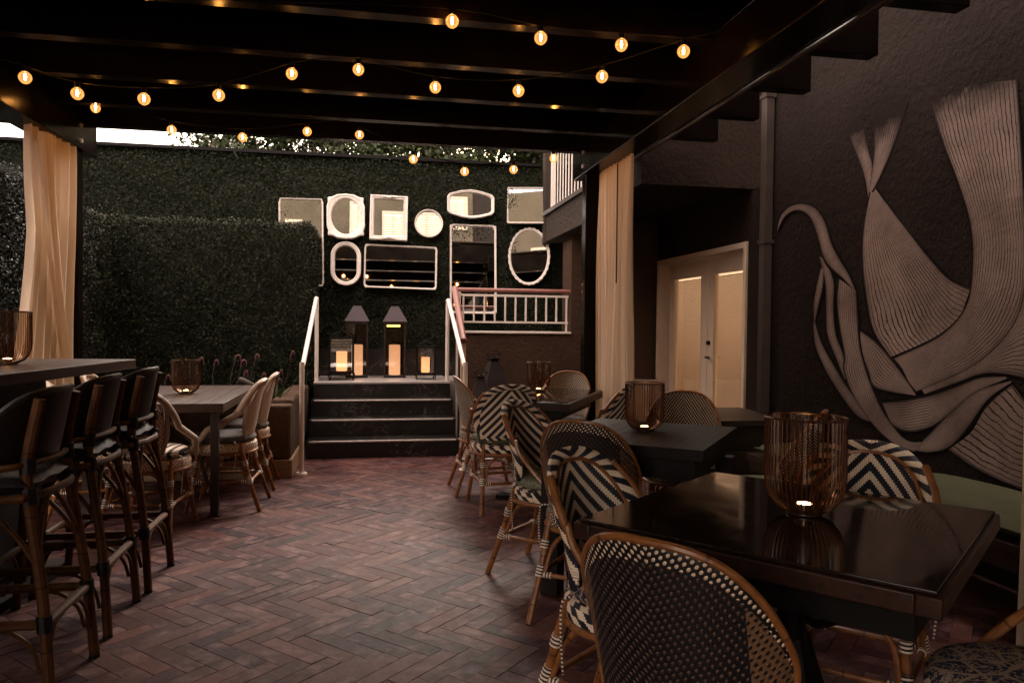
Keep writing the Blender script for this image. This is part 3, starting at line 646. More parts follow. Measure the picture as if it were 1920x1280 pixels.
# double door
dd = empty('double_door', (DX, 0, 0), 0, 'white glazed double doors with lit blinds in the dark right wall', 'door')
F_ = MB(); F_.box(-.025, .18, D0, D0+.05, 0, 2.06).box(-.025, .18, D1-.05, D1, 0, 2.06).box(-.025, .18, D0+.05, D1-.05, 2.005, 2.06); F_.build('door_frame', 'cream_paint', dd, .004)
mid = (D0+D1)/2
for (a, b, hs) in ((D0+.055, mid-.006, 1), (mid+.006, D1-.055, -1)):
    lf = MB(); s_ = .15
    lf.box(.12, .165, a, a+s_, .02, 2.0).box(.12, .165, b-s_, b, .02, 2.0).box(.12, .165, a+s_, b-s_, 1.83, 2.0).box(.12, .165, a+s_, b-s_, .02, .28)
    lf = lf.build('door_leaf', 'cream_paint', dd, .003)
    MB().box(.115, .125, a+s_-.02, a+s_, .27, 1.84).box(.115, .125, b-s_, b-s_+.02, .27, 1.84).box(.115, .125, a+s_, b-s_, 1.83, 1.85).build('glazing_bead', 'cream_paint', lf)
    MB().box(.130, .134, a+s_, b-s_, .28, 1.83).build('glass_pane', 'clear_glass', lf)
    bl = MB()
    for k in range(78):
        z = .29+k*.0195; bl.quad((.146, a+s_+.012, z), (.146, b-s_-.012, z), (.158, b-s_-.012, z+.0175), (.158, a+s_+.012, z+.0175))
    bl.build('blind', 'blind', lf)
    if hs == 1:
        MB().tube([(.12, b-.05, .97), (.075, b-.05, .97), (.07, b-.06, .97), (.07, b-.16, .965)], .010, 8).tube([(.12, b-.05, 1.12), (.09, b-.05, 1.12)], .022, 12).build('handle', 'iron', lf)
MB().box(.25, .26, D0, D1, .02, 2.05).build('lit_room', 'room', dd)

# low box and benches along the mural wall
lb = empty('storage_box', (0, 0, 0), 0, 'low olive brown slatted wooden box at the foot of the downspout', 'box')
for z0, z1 in ((0, .19), (.197, .37), (.377, .55)): MB().box(2.5, 3.06, 5.1, 5.9, z0, z1).build('slat_course', 'box_wood', lb, .004)
MB().box(2.47, 3.09, 5.07, 5.93, .555, .60).build('lid', 'box_wood', lb, .005)
bn = empty('bench', (0, 0, 0), 0, 'long dark wooden bench against the mural wall', 'bench')
for k in range(5): MB().box(2.52+.112*k, 2.52+.112*k+.105, 1.1, 4.72, .385, .425).build('seat_slat', 'bench_wood', bn, .003)
for y in (1.2, 2.3, 3.4, 4.55):
    MB().box(2.55, 2.63, y, y+.08, 0, .384).box(2.98, 3.06, y, y+.08, 0, .384).box(2.63, 2.98, y+.01, y+.07, .30, .36).build('leg_frame', 'bench_wood', bn, .004)
MB().box(2.53, 2.57, 1.12, 4.70, .31, .384).build('apron', 'bench_wood', bn, .003)
def cushion_mesh(cx, cy, hx, hy, z0, h, mat, name, parent=None):
    m_ = MB(); N = 22
    def sh(a): return math.copysign(abs(a)**1.0, a)
    def top(u, v, sgn):
        x, y = 2*u-1, 2*v-1; e = max(0, (1-abs(x)**5)*(1-abs(y)**5))**.38
        return (cx+x*hx*(1-.03*y*y), cy+y*hy*(1-.02*x*x), z0+h/2+sgn*(h/2)*e*(1+.12*(1-x*x)*(1-y*y)*(sgn > 0))+.003*math.sin(9*x+4*y))
    m_.grid(lambda u, v: top(u, v, 1), N, N); m_.grid(lambda u, v: top(1-u, v, -1 if h else 1), N, N)
    o = m_.build(name, mat, parent, ang=180)
    return o
def bench_cushion(y0, y1, label):
    t_ = empty('bench_cushion', (2.79, (y0+y1)/2, .43), 0, label, 'cushion', 'green bench cushions')
    cushion_mesh(0, 0, .27, (y1-y0)/2, 0, .095, 'green', 'cover', t_)
    a, b = .268, (y1-y0)/2-.004
    MB().tube([(-a, -b, .05), (a, -b, .05), (a, b, .05), (-a, b, .05)], .005, 6, closed=True).build('piping', 'green', t_)
bench_cushion(3.62, 4.62, 'green bench cushion nearest the downspout')
bench_cushion(2.5, 3.58, 'middle green bench cushion behind the chevron chair at the glass table')
bench_cushion(1.35, 2.46, 'green bench cushion cut by the right edge of the photo')

# ------------------------------------------------------------------ mirrors on the hedge
def ell(n, a, b, p=2.0, scallop=0):
    o = []
    for k in range(n):
        t_ = 2*PI*k/n; c, s = math.cos(t_), math.sin(t_); w = 1+scallop*abs(math.sin(n/4*t_))*0+scallop*math.cos(28*t_)
        o.append((a*w*math.copysign(abs(c)**(2/p), c), b*w*math.copysign(abs(s)**(2/p), s)))
    return o
def rect(a, b, n=16):
    o = []
    for (x0, y0, x1, y1) in ((a, -b, a, b), (a, b, -a, b), (-a, b, -a, -b), (-a, -b, a, -b)):
        for k in range(n//4): o.append((x0+(x1-x0)*k/(n//4), y0+(y1-y0)*k/(n//4)))
    return o
def resample(poly, n):
    """n points by angle on a closed outline round the origin"""
    o = []; m = len(poly)
    for k in range(n):
        t_ = -PI+2*PI*(k+.5)/n; d = (math.cos(t_), math.sin(t_)); best = 0
        for j in range(m):
            (x1, y1), (x2, y2) = poly[j], poly[(j+1) % m]; ex, ey = x2-x1, y2-y1; den = d[0]*ey-d[1]*ex
            if abs(den) < 1e-12: continue
            r_ = (x1*ey-y1*ex)/den; s_ = (x1*d[1]-y1*d[0])/den
            if r_ > best and -1e-6 <= s_ <= 1+1e-6: best = r_
        o.append((d[0]*best, d[1]*best))
    return o
def mirror(x, z, outer, inner, label, tilt=0, n=96, lean=0, orn=False, th=.03, yaw=0):
    t_ = empty('wall_mirror', (x, 9.13, z), 0, label, 'mirror', 'white framed mirrors on the hedge wall'); t_.rotation_euler = (R(-5.3-.1*lean), 0, R(yaw))
    # rotation in the wall plane comes from the outline itself
    ct, st_ = math.cos(R(tilt)), math.sin(R(tilt)); rot = lambda P: [(p[0]*ct-p[1]*st_, p[0]*st_+p[1]*ct) for p in P]
    O, I = rot(resample(outer, n)), rot(resample(inner, n)); m_ = MB()
    prof = [(0, .012), (0, -th*.7), (.12, -th), (.35, -th), (.5, -th*.72), (.72, -th*.78), (.88, -th*.55), (1, -th*.25), (1, .004)]
    def fn(u, v):
        k = int(round(u*n)) % n; j = int(round(v*(len(prof)-1))); f, y = prof[j]; a, b = O[k], I[k]
        return (a[0]+(b[0]-a[0])*f, y, a[1]+(b[1]-a[1])*f)
    m_.grid(fn, n, len(prof)-1); m_.build('frame', 'frame_white', t_, ang=40)
    g_ = MB(); i = len(g_.v); g_.v += [(p[0]*1.01, -.004, p[1]*1.01) for p in I]; g_.f.append(tuple(range(n))); g_.mi.append(0); g_.uv += [(0, 0)]*n
    g_.build('mirror_glass', 'mirror', t_)
    if orn:
        zt = max(p[1] for p in O); zi = max(p[1] for p in I); q = (zt+zi)/2
        for s in (1, -1):
            MB().tube([(-.085, -th-.002, s*q*.99), (-.04, -th-.007, s*(q+.004)), (0, -th-.01, s*(q-.008)), (.04, -th-.007, s*(q+.004)), (.085, -th-.002, s*q*.99)], [.003, .008, .013, .008, .003], 8, sub=3).build('ornament', 'frame_white', t_)
    return t_
mirror(-.841, 2.230, rect(.255, .523), rect(.235, .503), 'tall plain white mirror half hidden behind the hedge block', 1, lean=1)
o6 = [(.150, .235), (.10, .262), (.0, .272), (-.10, .262), (-.150, .235), (-.21, .225), (-.205, .17), (-.222, .12), (-.222, -.12), (-.205, -.17), (-.21, -.225), (-.150, -.235), (-.1, -.262), (0, -.272), (.1, -.262), (.15, -.235), (.21, -.225), (.205, -.17), (.222, -.12), (.222, .12), (.205, .17), (.21, .225)]
mirror(-.331, 2.552, o6, ell(64, .168, .212), 'white mirror with a scalloped square outline and an oval glass', 1, 176, lean=2)
mirror(.173, 2.551, rect(.225, .272), rect(.172, .219), 'thick white rectangular mirror with carved ornament above the gap between tall lanterns', -1, lean=3, orn=True, th=.045)
mirror(.652, 2.504, ell(64, .172, .172), ell(64, .148, .148), 'small round white mirror', 0, lean=3)
oc = [(.29, .09), (.26, .125), (.12, .165), (0, .18), (-.12, .165), (-.26, .125), (-.29, .09), (-.29, -.09), (-.26, -.125), (-.12, -.165), (0, -.18), (.12, -.165), (.26, -.125), (.29, -.09)]
mirror(1.164, 2.757, oc, [(x*.87, y*.80) for x, y in oc], 'wide cushion shaped white mirror with pointed top and bottom', 0, 120, lean=4)
mirror(1.871, 2.768, rect(.25, .228), rect(.229, .207), 'wide white mirror partly behind the balcony corner', 0, lean=12, yaw=-13)
def stad(a, b): return [(a*math.cos(t_)*1, (b-a)*(1 if math.sin(t_) > 0 else -1)+a*math.sin(t_)) for t_ in [2*PI*k/48+.01 for k in range(48)]]
mirror(-.328, 1.992, stad(.178, .265), stad(.126, .213), 'upright white mirror with rounded ends left of the wide low mirror', 0, 120, th=.04)
mirror(.320, 1.967, rect(.435, .262), rect(.414, .241), 'widest white rectangular mirror just above the tall lanterns', -1.0)
mirror(1.201, 1.965, rect(.287, .55), rect(.263, .526), 'tall white mirror behind the terrace railing', 0, lean=0)
mirror(1.902, 2.138, ell(112, .262, .362, 2, .016), ell(64, .226, .326), 'oval mirror with a beaded scalloped white frame', 0, 224, lean=10, yaw=-14)

# ------------------------------------------------------------------ pergola
pg = empty('pergola', (0, 0, 0), 0, 'dark timber pergola with deep rafters over the dining patio', 'pergola')
MB().box(1.78, 1.98, -1.9, 6.62, 2.60, 2.85).build('side_beam', 'beam', pg, .006)
MB().box(-2.42, -2.22, -1.9, 6.62, 2.60, 2.85).build('side_beam', 'beam', pg, .006)
for k in range(13):
    y = 6.39-.65*k; MB().box(-2.95, 2.75, y-.045, y+.045, 2.80, 3.07).build('rafter', 'beam', pg, .004)
for x in (-1.55, -.55, .45, 1.3): MB().box(x-.05, x+.05, -1.7, 6.45, 3.072, 3.12).build('purlin', 'beam', pg)
MB().box(-2.9, 2.05, -1.7, 6.43, 3.122, 3.14).build('roof_panel', 'panel', pg)
for (x, y) in ((1.86, 6.32), (-2.3, 6.32), (1.86, 1.2), (-2.3, 1.2)): MB().box(x-.06, x+.06, y-.06, y+.06, 0, 2.6).build('post', 'beam', pg, .006)
for (x, s) in ((1.78, -1), (-2.22, 1)):
    for z in (2.66, 2.78):
        for y in (6.27,): MB().tube([(x-.004*s, y, z), (x+.016*s, y, z)], .016, 8).build('bolt', 'chrome', pg)
MB().tube([(2.02, 2.5, 2.60), (2.02, 6.2, 2.60)], .014, 8).build('curtain_track', 'bronze', pg)

def curtain(name, label, x, y0, y1, zt, zb, folds, amp, warp, loc=(0, 0, 0)):
    m_ = MB(); nu, nv = 160, 40
    def fn(u, v):
        z = zb+(zt-zb)*v; ce = .5+(u-.5)*(1.0+warp*(1-v)); a = amp*(.45+.55*(1-v)**.5)
        ph = folds*2*PI*u+.6*math.sin(3*v)+1.3*math.sin(5*u*PI); dx = a*math.sin(ph)+.35*a*math.sin(2.3*ph+1+v*2)
        return (x+dx+.012*math.sin(7*u+6*v), y0+(y1-y0)*ce+.012*math.cos(ph), z)
    m_.grid(fn, nu, nv); t_ = empty(name, loc, 0, label, 'curtain'); m_.build('panel', 'curtain', t_, ang=180)
    return t_
cu = curtain('curtain', 'cream curtain gathered at the right pergola post beside the white doors', 1.93, 5.45, 6.28, 2.60, .02, 11, .030, .10)
MB().tube([(1.87, 5.62, 2.55), (1.87, 5.62, 1.62)], .006, 6).build('pull_wand', 'black', cu)
cu2 = empty('curtain', (0, 0, 0), 0, 'pale curtain tied at the left pergola post behind the bar', 'curtain')
m_ = MB()
def fl(u, v):
    z = .02+2.58*v; pinch = math.exp(-((z-1.95)/.55)**2); w = .74+.42*max(0, (1.9-z)/1.9)-.10*pinch; y = 6.26-(1-u)*w; ph = 7*2*PI*u+1.2*math.sin(4*u*PI)+.9*math.sin(2.2*v+2*u); a = .035+.02*(1-v)
    return (-2.28+a*math.sin(ph)+.02*math.sin(5*v+3*u)+.05*(1-v)*(u-.5), y-.03*math.sin(3*v*PI)*(1-u), z)
m_.grid(fl, 170, 40); m_.build('panel', 'curtain', cu2, ang=180)
m_ = MB()
def fl2(u, v):
    z = .9+1.65*(1-v); yy = 5.52+.42*v**1.3+.10*u; return (-2.22+.03*math.sin(9*u+3*v)+.03*u, yy+.02*math.sin(8*u), z)
m_.grid(fl2, 24, 30); m_.build('overlap_fold', 'curtain', cu2, ang=180)
curtain('curtain', 'tan curtain just inside the right edge of the photo', 1.985, 1.35, 1.985, 2.60, .02, 5, .03, .0)

# string lights
def string(anchors, bulbs, label):
    t_ = empty('string_lights', (0, 0, 0), 0, label, 'string lights', 'festoon strings under the pergola')
    pts = sorted([(x, y, z+.062) for (x, y, z) in bulbs]+anchors, key=lambda p: p[0])
    MB().tube(pts, .0032, 6, sub=3).build('cord', 'cordblack', t_)
    for (x, y, z) in bulbs:
        b = MB().lathe([(.0, -.033), (.012, -.031), (.023, -.023), (.031, -.010), (.033, .002), (.029, .016), (.020, .026), (.0135, .031)], 18).build('bulb', 'bulb_glass', t_); b.location = (x, y, z)
        MB().lathe([(.0, .062), (.010, .062), (.015, .055), (.015, .030), (0, .030)], 12).build('socket', 'black', b)
        fm = MB()
        for k in range(4):
            a = k*PI/2+.4; fm.tube([(.002*math.cos(a), .002*math.sin(a), .020), (.0042*math.cos(a), .0042*math.sin(a), .004), (.002*math.cos(a), .002*math.sin(a), -.012)], .0021, 5)
        fm.build('filament', 'filament', b)
F5 = [(-1.934, 2.777), (-1.431, 2.653), (-.946, 2.627), (-.491, 2.695), (-.112, 2.693), (.289, 2.531), (.681, 2.457), (1.064, 2.491), (1.383, 2.594)]
string([(-.245, 5.74, 2.795), (1.78, 5.74, 2.72), (-2.22, 5.74, 2.85)], [(x, 5.74, z) for x, z in F5], 'farthest festoon string with amber globe bulbs sagging below the last rafters')
string([(-.272, 4.43, 2.795), (-2.22, 4.43, 2.73), (1.78, 3.55, 2.79)],
       [(-1.839, 4.43, 2.575), (-1.583, 4.43, 2.507), (-1.247, 4.43, 2.5), (-.858, 4.43, 2.546), (-.465, 4.43, 2.693), (-.095, 4.43, 2.743), (.338, 4.3, 2.631), (.793, 4.15, 2.596), (1.218, 3.95, 2.640), (1.564, 3.66, 2.70)], 'middle festoon string crossing the patio above the tables')
string([(-.5, 3.7, 2.79), (1.75, 3.7, 2.79)], [(.371, 3.7, 2.80-.03), (.818, 3.7, 2.724), (1.242, 3.7, 2.723)], 'nearest festoon string with three bulbs at the top edge of the photo')

# ------------------------------------------------------------------ tables
def rect_frame(N, R_, L_):
    """table frame: corner N (near), R_ along the first side, L_ along the second -> centre, angle, sizes"""
    N, R_, L_ = map(Vector, (N, R_, L_)); a = R_-N; b = L_-N
    return (N+a/2+b/2, math.atan2(a.y, a.x), a.length, b.length)
# T1 glass topped
c, an, la, lb_ = rect_frame((1.067, 1.251), (1.755, 1.835), (.565, 1.965)); la, lb_ = .89, .88; an = R(40.2)
t1 = empty('dining_table', (c.x, c.y, 0), an, 'near table with a dark glass top in a burled wood frame', 'table', 'dark dining tables on the right')
h, k_ = la/2, lb_/2
MB().box(-h, h, -k_, -k_+.05, .705, .75).box(-h, h, k_-.05, k_, .705, .75).box(-h, -h+.05, -k_+.05, k_-.05, .705, .75).box(h-.05, h, -k_+.05, k_-.05, .705, .75).build('edge_frame', 'edge_wood', t1, .004)
MB().box(-h+.0505, h-.0505, -k_+.0505, k_-.0505, .71, .742).build('tabletop', 'dark_wood', t1)
MB().box(-h+.012, h-.012, -k_+.012, k_-.012, .7505, .760).build('glass_sheet', 'table_glass', t1, .002)
MB().box(-h+.06, h-.06, -k_+.06, k_-.06, .63, .689).build('apron', 'iron', t1)
MB().tube([(0, 0, .63), (0, 0, .08)], .04, 14).build('pedestal', 'iron', t1)
for q in range(4):
    a = PI/4+q*PI/2; ca, sa = math.cos(a), math.sin(a)
    MB().tube([(.03*ca, .03*sa, .42), (.12*ca, .12*sa, .18), (.24*ca, .24*sa, .05), (.40*ca, .40*sa, .022)], [.022, .022, .022, .02], 8, sub=4).build('leg', 'iron', t1)
    MB().tube([(.05*ca, .05*sa, .60), (.10*ca, .10*sa, .50), (.24*ca, .24*sa, .56), (.30*ca, .30*sa, .625)], .012, 8, sub=4).build('brace', 'iron', t1)
# T2 dark wood
c, an, la, lb_ = rect_frame((1.413, 3.012), (1.922, 3.699), (.774, 3.448))
t2 = empty('dining_table', (c.x, c.y, 0), an, 'middle table of plain black brown wood with thick panel legs', 'table', 'dark dining tables on the right')
h, k_ = .43, .385
for q in range(5): w = 2*k_/5; MB().box(-h, h, -k_+w*q+.0003, -k_+w*(q+1)-.0003, .70, .75).build('top_board', 'dark_wood', t2, .001)
MB().box(-h+.05, h-.05, -k_+.05, k_-.05, .60, .699).build('apron', 'dark_wood', t2)
for sx in (-1, 1):
    for sy in (-1, 1): MB().box(sx*(h-.05)-.045, sx*(h-.05)+.045, sy*(k_-.05)-.045, sy*(k_-.05)+.045, 0, .5995).build('leg', 'dark_wood', t2, .004)
# T3
c, an, la, lb_ = rect_frame((1.313, 4.918), (1.86, 5.90), (.703, 5.26))
t3 = empty('dining_table', (c.x, c.y, 0), an, 'far table with a glossy top and burled wood edge by the curtain', 'table', 'dark dining tables on the right')
h, k_ = la/2, lb_/2
MB().box(-h, h, -k_, -k_+.05, .695, .75).box(-h, h, k_-.05, k_, .695, .75).box(-h, -h+.05, -k_+.05, k_-.05, .695, .75).box(h-.05, h, -k_+.05, k_-.05, .695, .75).build('edge_frame', 'edge_wood', t3, .004)
MB().box(-h+.0505, h-.0505, -k_+.0505, k_-.0505, .71, .745).build('tabletop', 'dark_wood', t3)
MB().box(-h+.012, h-.012, -k_+.012, k_-.012, .7505, .757).build('glass_sheet', 'table_glass', t3, .002)
MB().box(-h+.08, h-.08, -k_+.08, k_-.08, .63, .694).build('apron', 'iron', t3)
for s in (-1, 1):
    MB().box(s*.28-.045, s*.28+.045, -.045, .045, .03, .63).build('pedestal', 'iron', t3, .004)
    MB().box(s*.28-.05, s*.28+.05, -.26, .26, 0, .03).build('foot', 'iron', t3, .004)
# left plank table
t4 = empty('plank_table', (0, 0, 0), 0, 'left table of weathered planks on a grey steel frame with arched braces', 'table')
X0, X1, YA, YB = -1.86, -.965, 5.14, 6.63
for q in range(9):
    w = (X1-X0-.06)/9; MB().box(X0+.03+w*q+.0025, X0+.03+w*(q+1)-.0025, YA+.03, YB-.03, .715, .748).build('plank', 'plank', t4, .002)
MB().box(X0, X1, YA, YA+.029, .69, .75).box(X0, X1, YB-.029, YB, .69, .75).box(X0, X0+.029, YA+.0295, YB-.0295, .69, .75).box(X1-.029, X1, YA+.0295, YB-.0295, .69, .75).build('edge_frame', 'plank', t4, .003)
for x in (X0+.06, X1-.06):
    for y in (YA+.05, YB-.05):
        lg = MB().box(x-.025, x+.025, y-.025, y+.025, 0, .689).build('leg', 'steel', t4, .003)
        MB().box(x-.04, x+.04, y-.04, y+.04, 0, .012).build('foot_plate', 'steel', lg)
for y in (YA+.05, YB-.05):
    MB().tube([(X0+.09+.7*(q/12)+.005, y, .20+.0+.46*math.sin(PI*q/12)**.6) for q in range(13)], .012, 8).build('arched_brace', 'steel', t4)
# bar
bt = empty('bar_table', (-1.304, 4.485, 0), 0, 'high wooden bar table along the left with a thick brown top', 'table')
bt.rotation_euler = (0, 0, math.atan2(-.996, -.0899)+PI/2)   # local -y runs toward the camera
MB().box(-.75, 0, -3.6, 0, 1.02, 1.07).build('bar_top', 'bar_wood', bt, .004)
MB().box(-.50, -.30, -3.4, -.35, .05, 1.019).build('support_panel', 'dark_wood', bt, .004)
MB().box(-.60, -.20, -3.45, -.30, 0, .049).build('plinth', 'dark_wood', bt, .004)

# ------------------------------------------------------------------ candle vases
def vase_proto():
    t_ = empty('candle_vase', (0, 0, 0), 0, 'x', 'candle holder', 'ribbed smoked glass candle vases')
    r, H = .1, .25
    pr = [(.0, .004), (.045, .006), (.070, .020), (.088, .042), (.097, .07), (r, .10), (r, H)]
    MB().lathe([(a*.965, b+.004) for a, b in pr], 40).build('glass_bowl', 'vase_glass', t_)
    m_ = MB(); n = 50
    for k in range(n):
        a = 2*PI*k/n; m_.tube([(q*math.cos(a), q*math.sin(a), z) for q, z in pr[1:]], .0016, 4)
    m_.build('ribs', 'rib', t_)
    MB().tube([(r*math.cos(2*PI*k/48), r*math.sin(2*PI*k/48), H) for k in range(48)], .003, 6, closed=True).build('rim', 'rib', t_)
    MB().lathe([(0, .006), (.045, .006), (.045, .002), (0, .002)], 24).build('base_disc', 'rib', t_)
    tl = MB().lathe([(0, .010), (.020, .010), (.021, .026), (.0195, .026), (.0195, .020), (0, .020)], 18).build('tealight', 'tin', t_)
    MB().lathe([(0, .0215), (.014, .022), (.0185, .0245), (.014, .0275), (.007, .0290), (.0, .0300)], 14).build('flame', 'flame', tl)
    MB().lathe([(0, .0205), (.017, .0207), (.0185, .0195)], 14).build('wax_pool', 'wax_warm', tl)
    return t_
vp = vase_proto()
for (x, y, z, s, lab) in ((1.195, 1.905, .761, 1.08, 'largest looking ribbed candle vase on the glass topped table'), (1.357, 3.599, .7505, .98, 'ribbed candle vase on the plain black brown table'),
                     (1.295, 5.80, .7575, .93, 'ribbed candle vase on the far table near the curtain'), (-1.365, 5.88, .7485, 1.0, 'ribbed candle vase on the left plank table'), (-1.712, 3.93, 1.0705, 1.0, 'ribbed candle vase on the bar cut by the left edge')):
    o = place(vp, used, (x, y, z), random.random()*3, lab); o.scale = (s, s, s*1.0)

# ------------------------------------------------------------------ lanterns
def big_lantern(loc, label, wax, glow=False, glass=True, s=1., rot=0, rh=.18):
    t_ = empty('lantern', loc, rot, label, 'lantern', 'metal lanterns'); t_.scale = (s, s, s)
    w = .125; fr = MB().box(-w, w, -w, w, 0, .03).box(-w, w, -w, w, .62, .65)
    for sx in (-1, 1):
        for sy in (-1, 1): fr.box(sx*(w-.009)-.009, sx*(w-.009)+.009, sy*(w-.009)-.009, sy*(w-.009)+.009, .0305, .6195)
    fr.build('body_frame', 'bronze', t_, .002)
    if glass:
        for (a, b) in ((0, -1), (1, 0), (-1, 0), (0, 1)):
            g_ = MB()
            if a == 0: g_.box(-w+.02, w-.02, b*(w-.008)-.001, b*(w-.008)+.001, .032, .618)
            else: g_.box(a*(w-.008)-.001, a*(w-.008)+.001, -w+.02, w-.02, .032, .618)
            g_.build('glass_pane', 'lantern_glass', t_)
    rf = MB(); A = [(-.14, -.14, .65), (.14, -.14, .65), (.14, .14, .65), (-.14, .14, .65)]; B = [(-.042, -.042, .65+rh), (.042, -.042, .65+rh), (.042, .042, .65+rh), (-.042, .042, .65+rh)]
    for k in range(4): rf.quad(A[k], A[(k+1) % 4], B[(k+1) % 4], B[k])
    rf.quad(*B); rf.quad(A[3], A[2], A[1], A[0]); r_ = rf.build('roof', 'bronze', t_)
    zc = rh-.18; MB().box(-.036, .036, -.036, .036, .8305+zc, .855+zc).box(-.055, .055, -.055, .055, .8555+zc, .867+zc).prism([(.02*math.cos(q*PI/4), .02*math.sin(q*PI/4)) for q in range(8)], .8675+zc, .885+zc).build('chimney_cap', 'iron', r_, .002)
    if not glass: MB().tube([(.07*math.cos(2*PI*k/20), 0, .90+zc+.04*math.sin(2*PI*k/20)) for k in range(20)], .005, 6, closed=True).tube([(-.08, 0, .90+zc), (-.04, 0, .86+zc), (.04, 0, .86+zc), (.08, 0, .90+zc), (0, 0, .905+zc), (-.08, 0, .90+zc)], .006, 6).build('ring_handle', 'iron', t_)
    if wax:
        MB().lathe([(0, .03), (.063, .03), (.065, .05), (.065, .37), (.061, .38), (.03, .362), (0, .36)], 28).build('pillar_candle', wax, t_)
    if glow: MB().tube([(-.09, -.03, .60), (.06, -.03, .60)], .011, 8).build('glow_bar', 'top_glow', t_)  # reflected yellow glow under the roof, put in as a small emissive bar
    return t_
def small_lantern(loc, label, wax, s=1, H=.36):
    t_ = empty('lantern', loc, 0, label, 'lantern', 'metal lanterns'); t_.scale = (s, s, s); w = .115
    fr = MB().box(-w-.01, w+.01, -w-.01, w+.01, .07, .09).box(-w-.01, w+.01, -w-.01, w+.01, H+.06, H+.075)
    for sx in (-1, 1):
        for sy in (-1, 1):
            fr.box(sx*w-.008, sx*w+.008, sy*w-.008, sy*w+.008, .0905, H+.0595)
            fr.tube([(sx*w, sy*w, .07), (sx*(w+.012), sy*(w+.012), .04), (sx*(w-.006), sy*(w-.006), .02), (sx*(w+.012), sy*(w+.012), .0)], .008, 6)
            fr.tube([(sx*w, sy*w, H+.075), (sx*w, sy*w, H+.10)], [.011, .004], 6)
    fr.build('body_frame', 'iron', t_, .0)
    for (a, b) in ((0, -1), (1, 0), (-1, 0), (0, 1)):
        g_ = MB()
        if a == 0: g_.box(-w+.01, w-.01, b*w-.001, b*w+.001, .092, H+.058)
        else: g_.box(a*w-.001, a*w+.001, -w+.01, w-.01, .092, H+.058)
        g_.build('glass_pane', 'clear_glass', t_)
    hd = MB()
    for sx in (-1, 1):
        for sy in (-1, 1): hd.tube([(sx*w, sy*w, H+.075), (sx*.07, sy*.07, H+.11), (sx*.025, sy*.025, H+.13), (0, 0, H+.17)], .005, 6, sub=3)
    hd.tube([(.035*math.cos(2*PI*k/18), 0, H+.205+.035*math.sin(2*PI*k/18)) for k in range(18)], .004, 6, closed=True).build('crown_handle', 'iron', t_)
    hc = .54*H; MB().lathe([(0, .091), (.052, .091), (.054, .10), (.054, .09+hc), (.049, .095+hc), (0, .088+hc)], 26).build('pillar_candle', wax, t_)
    return t_
small_lantern((-.345, 8.50, .66), 'small open black lantern with an orange lit candle left of the tall lanterns', 'wax_warm', 1.08)
big_lantern((-.185, 8.84, .66), 'left tall bronze lantern with a pale pillar candle', 'wax_soft')
big_lantern((.245, 8.84, .66), 'right tall bronze lantern glowing yellow under its roof', 'wax_soft', True)
small_lantern((.585, 8.52, .66), 'smallest black lantern with an orange lit candle right of the tall lanterns', 'wax_warm', .86)
big_lantern((1.215, 7.55, 0), 'large unlit bronze lantern on the floor behind the far table', None, False, False, 1.0, R(12), .26)
big_lantern((1.02, 7.1, 0), 'smaller unlit bronze lantern on the floor in front of the larger one', None, False, False, .84, R(-8), .26)

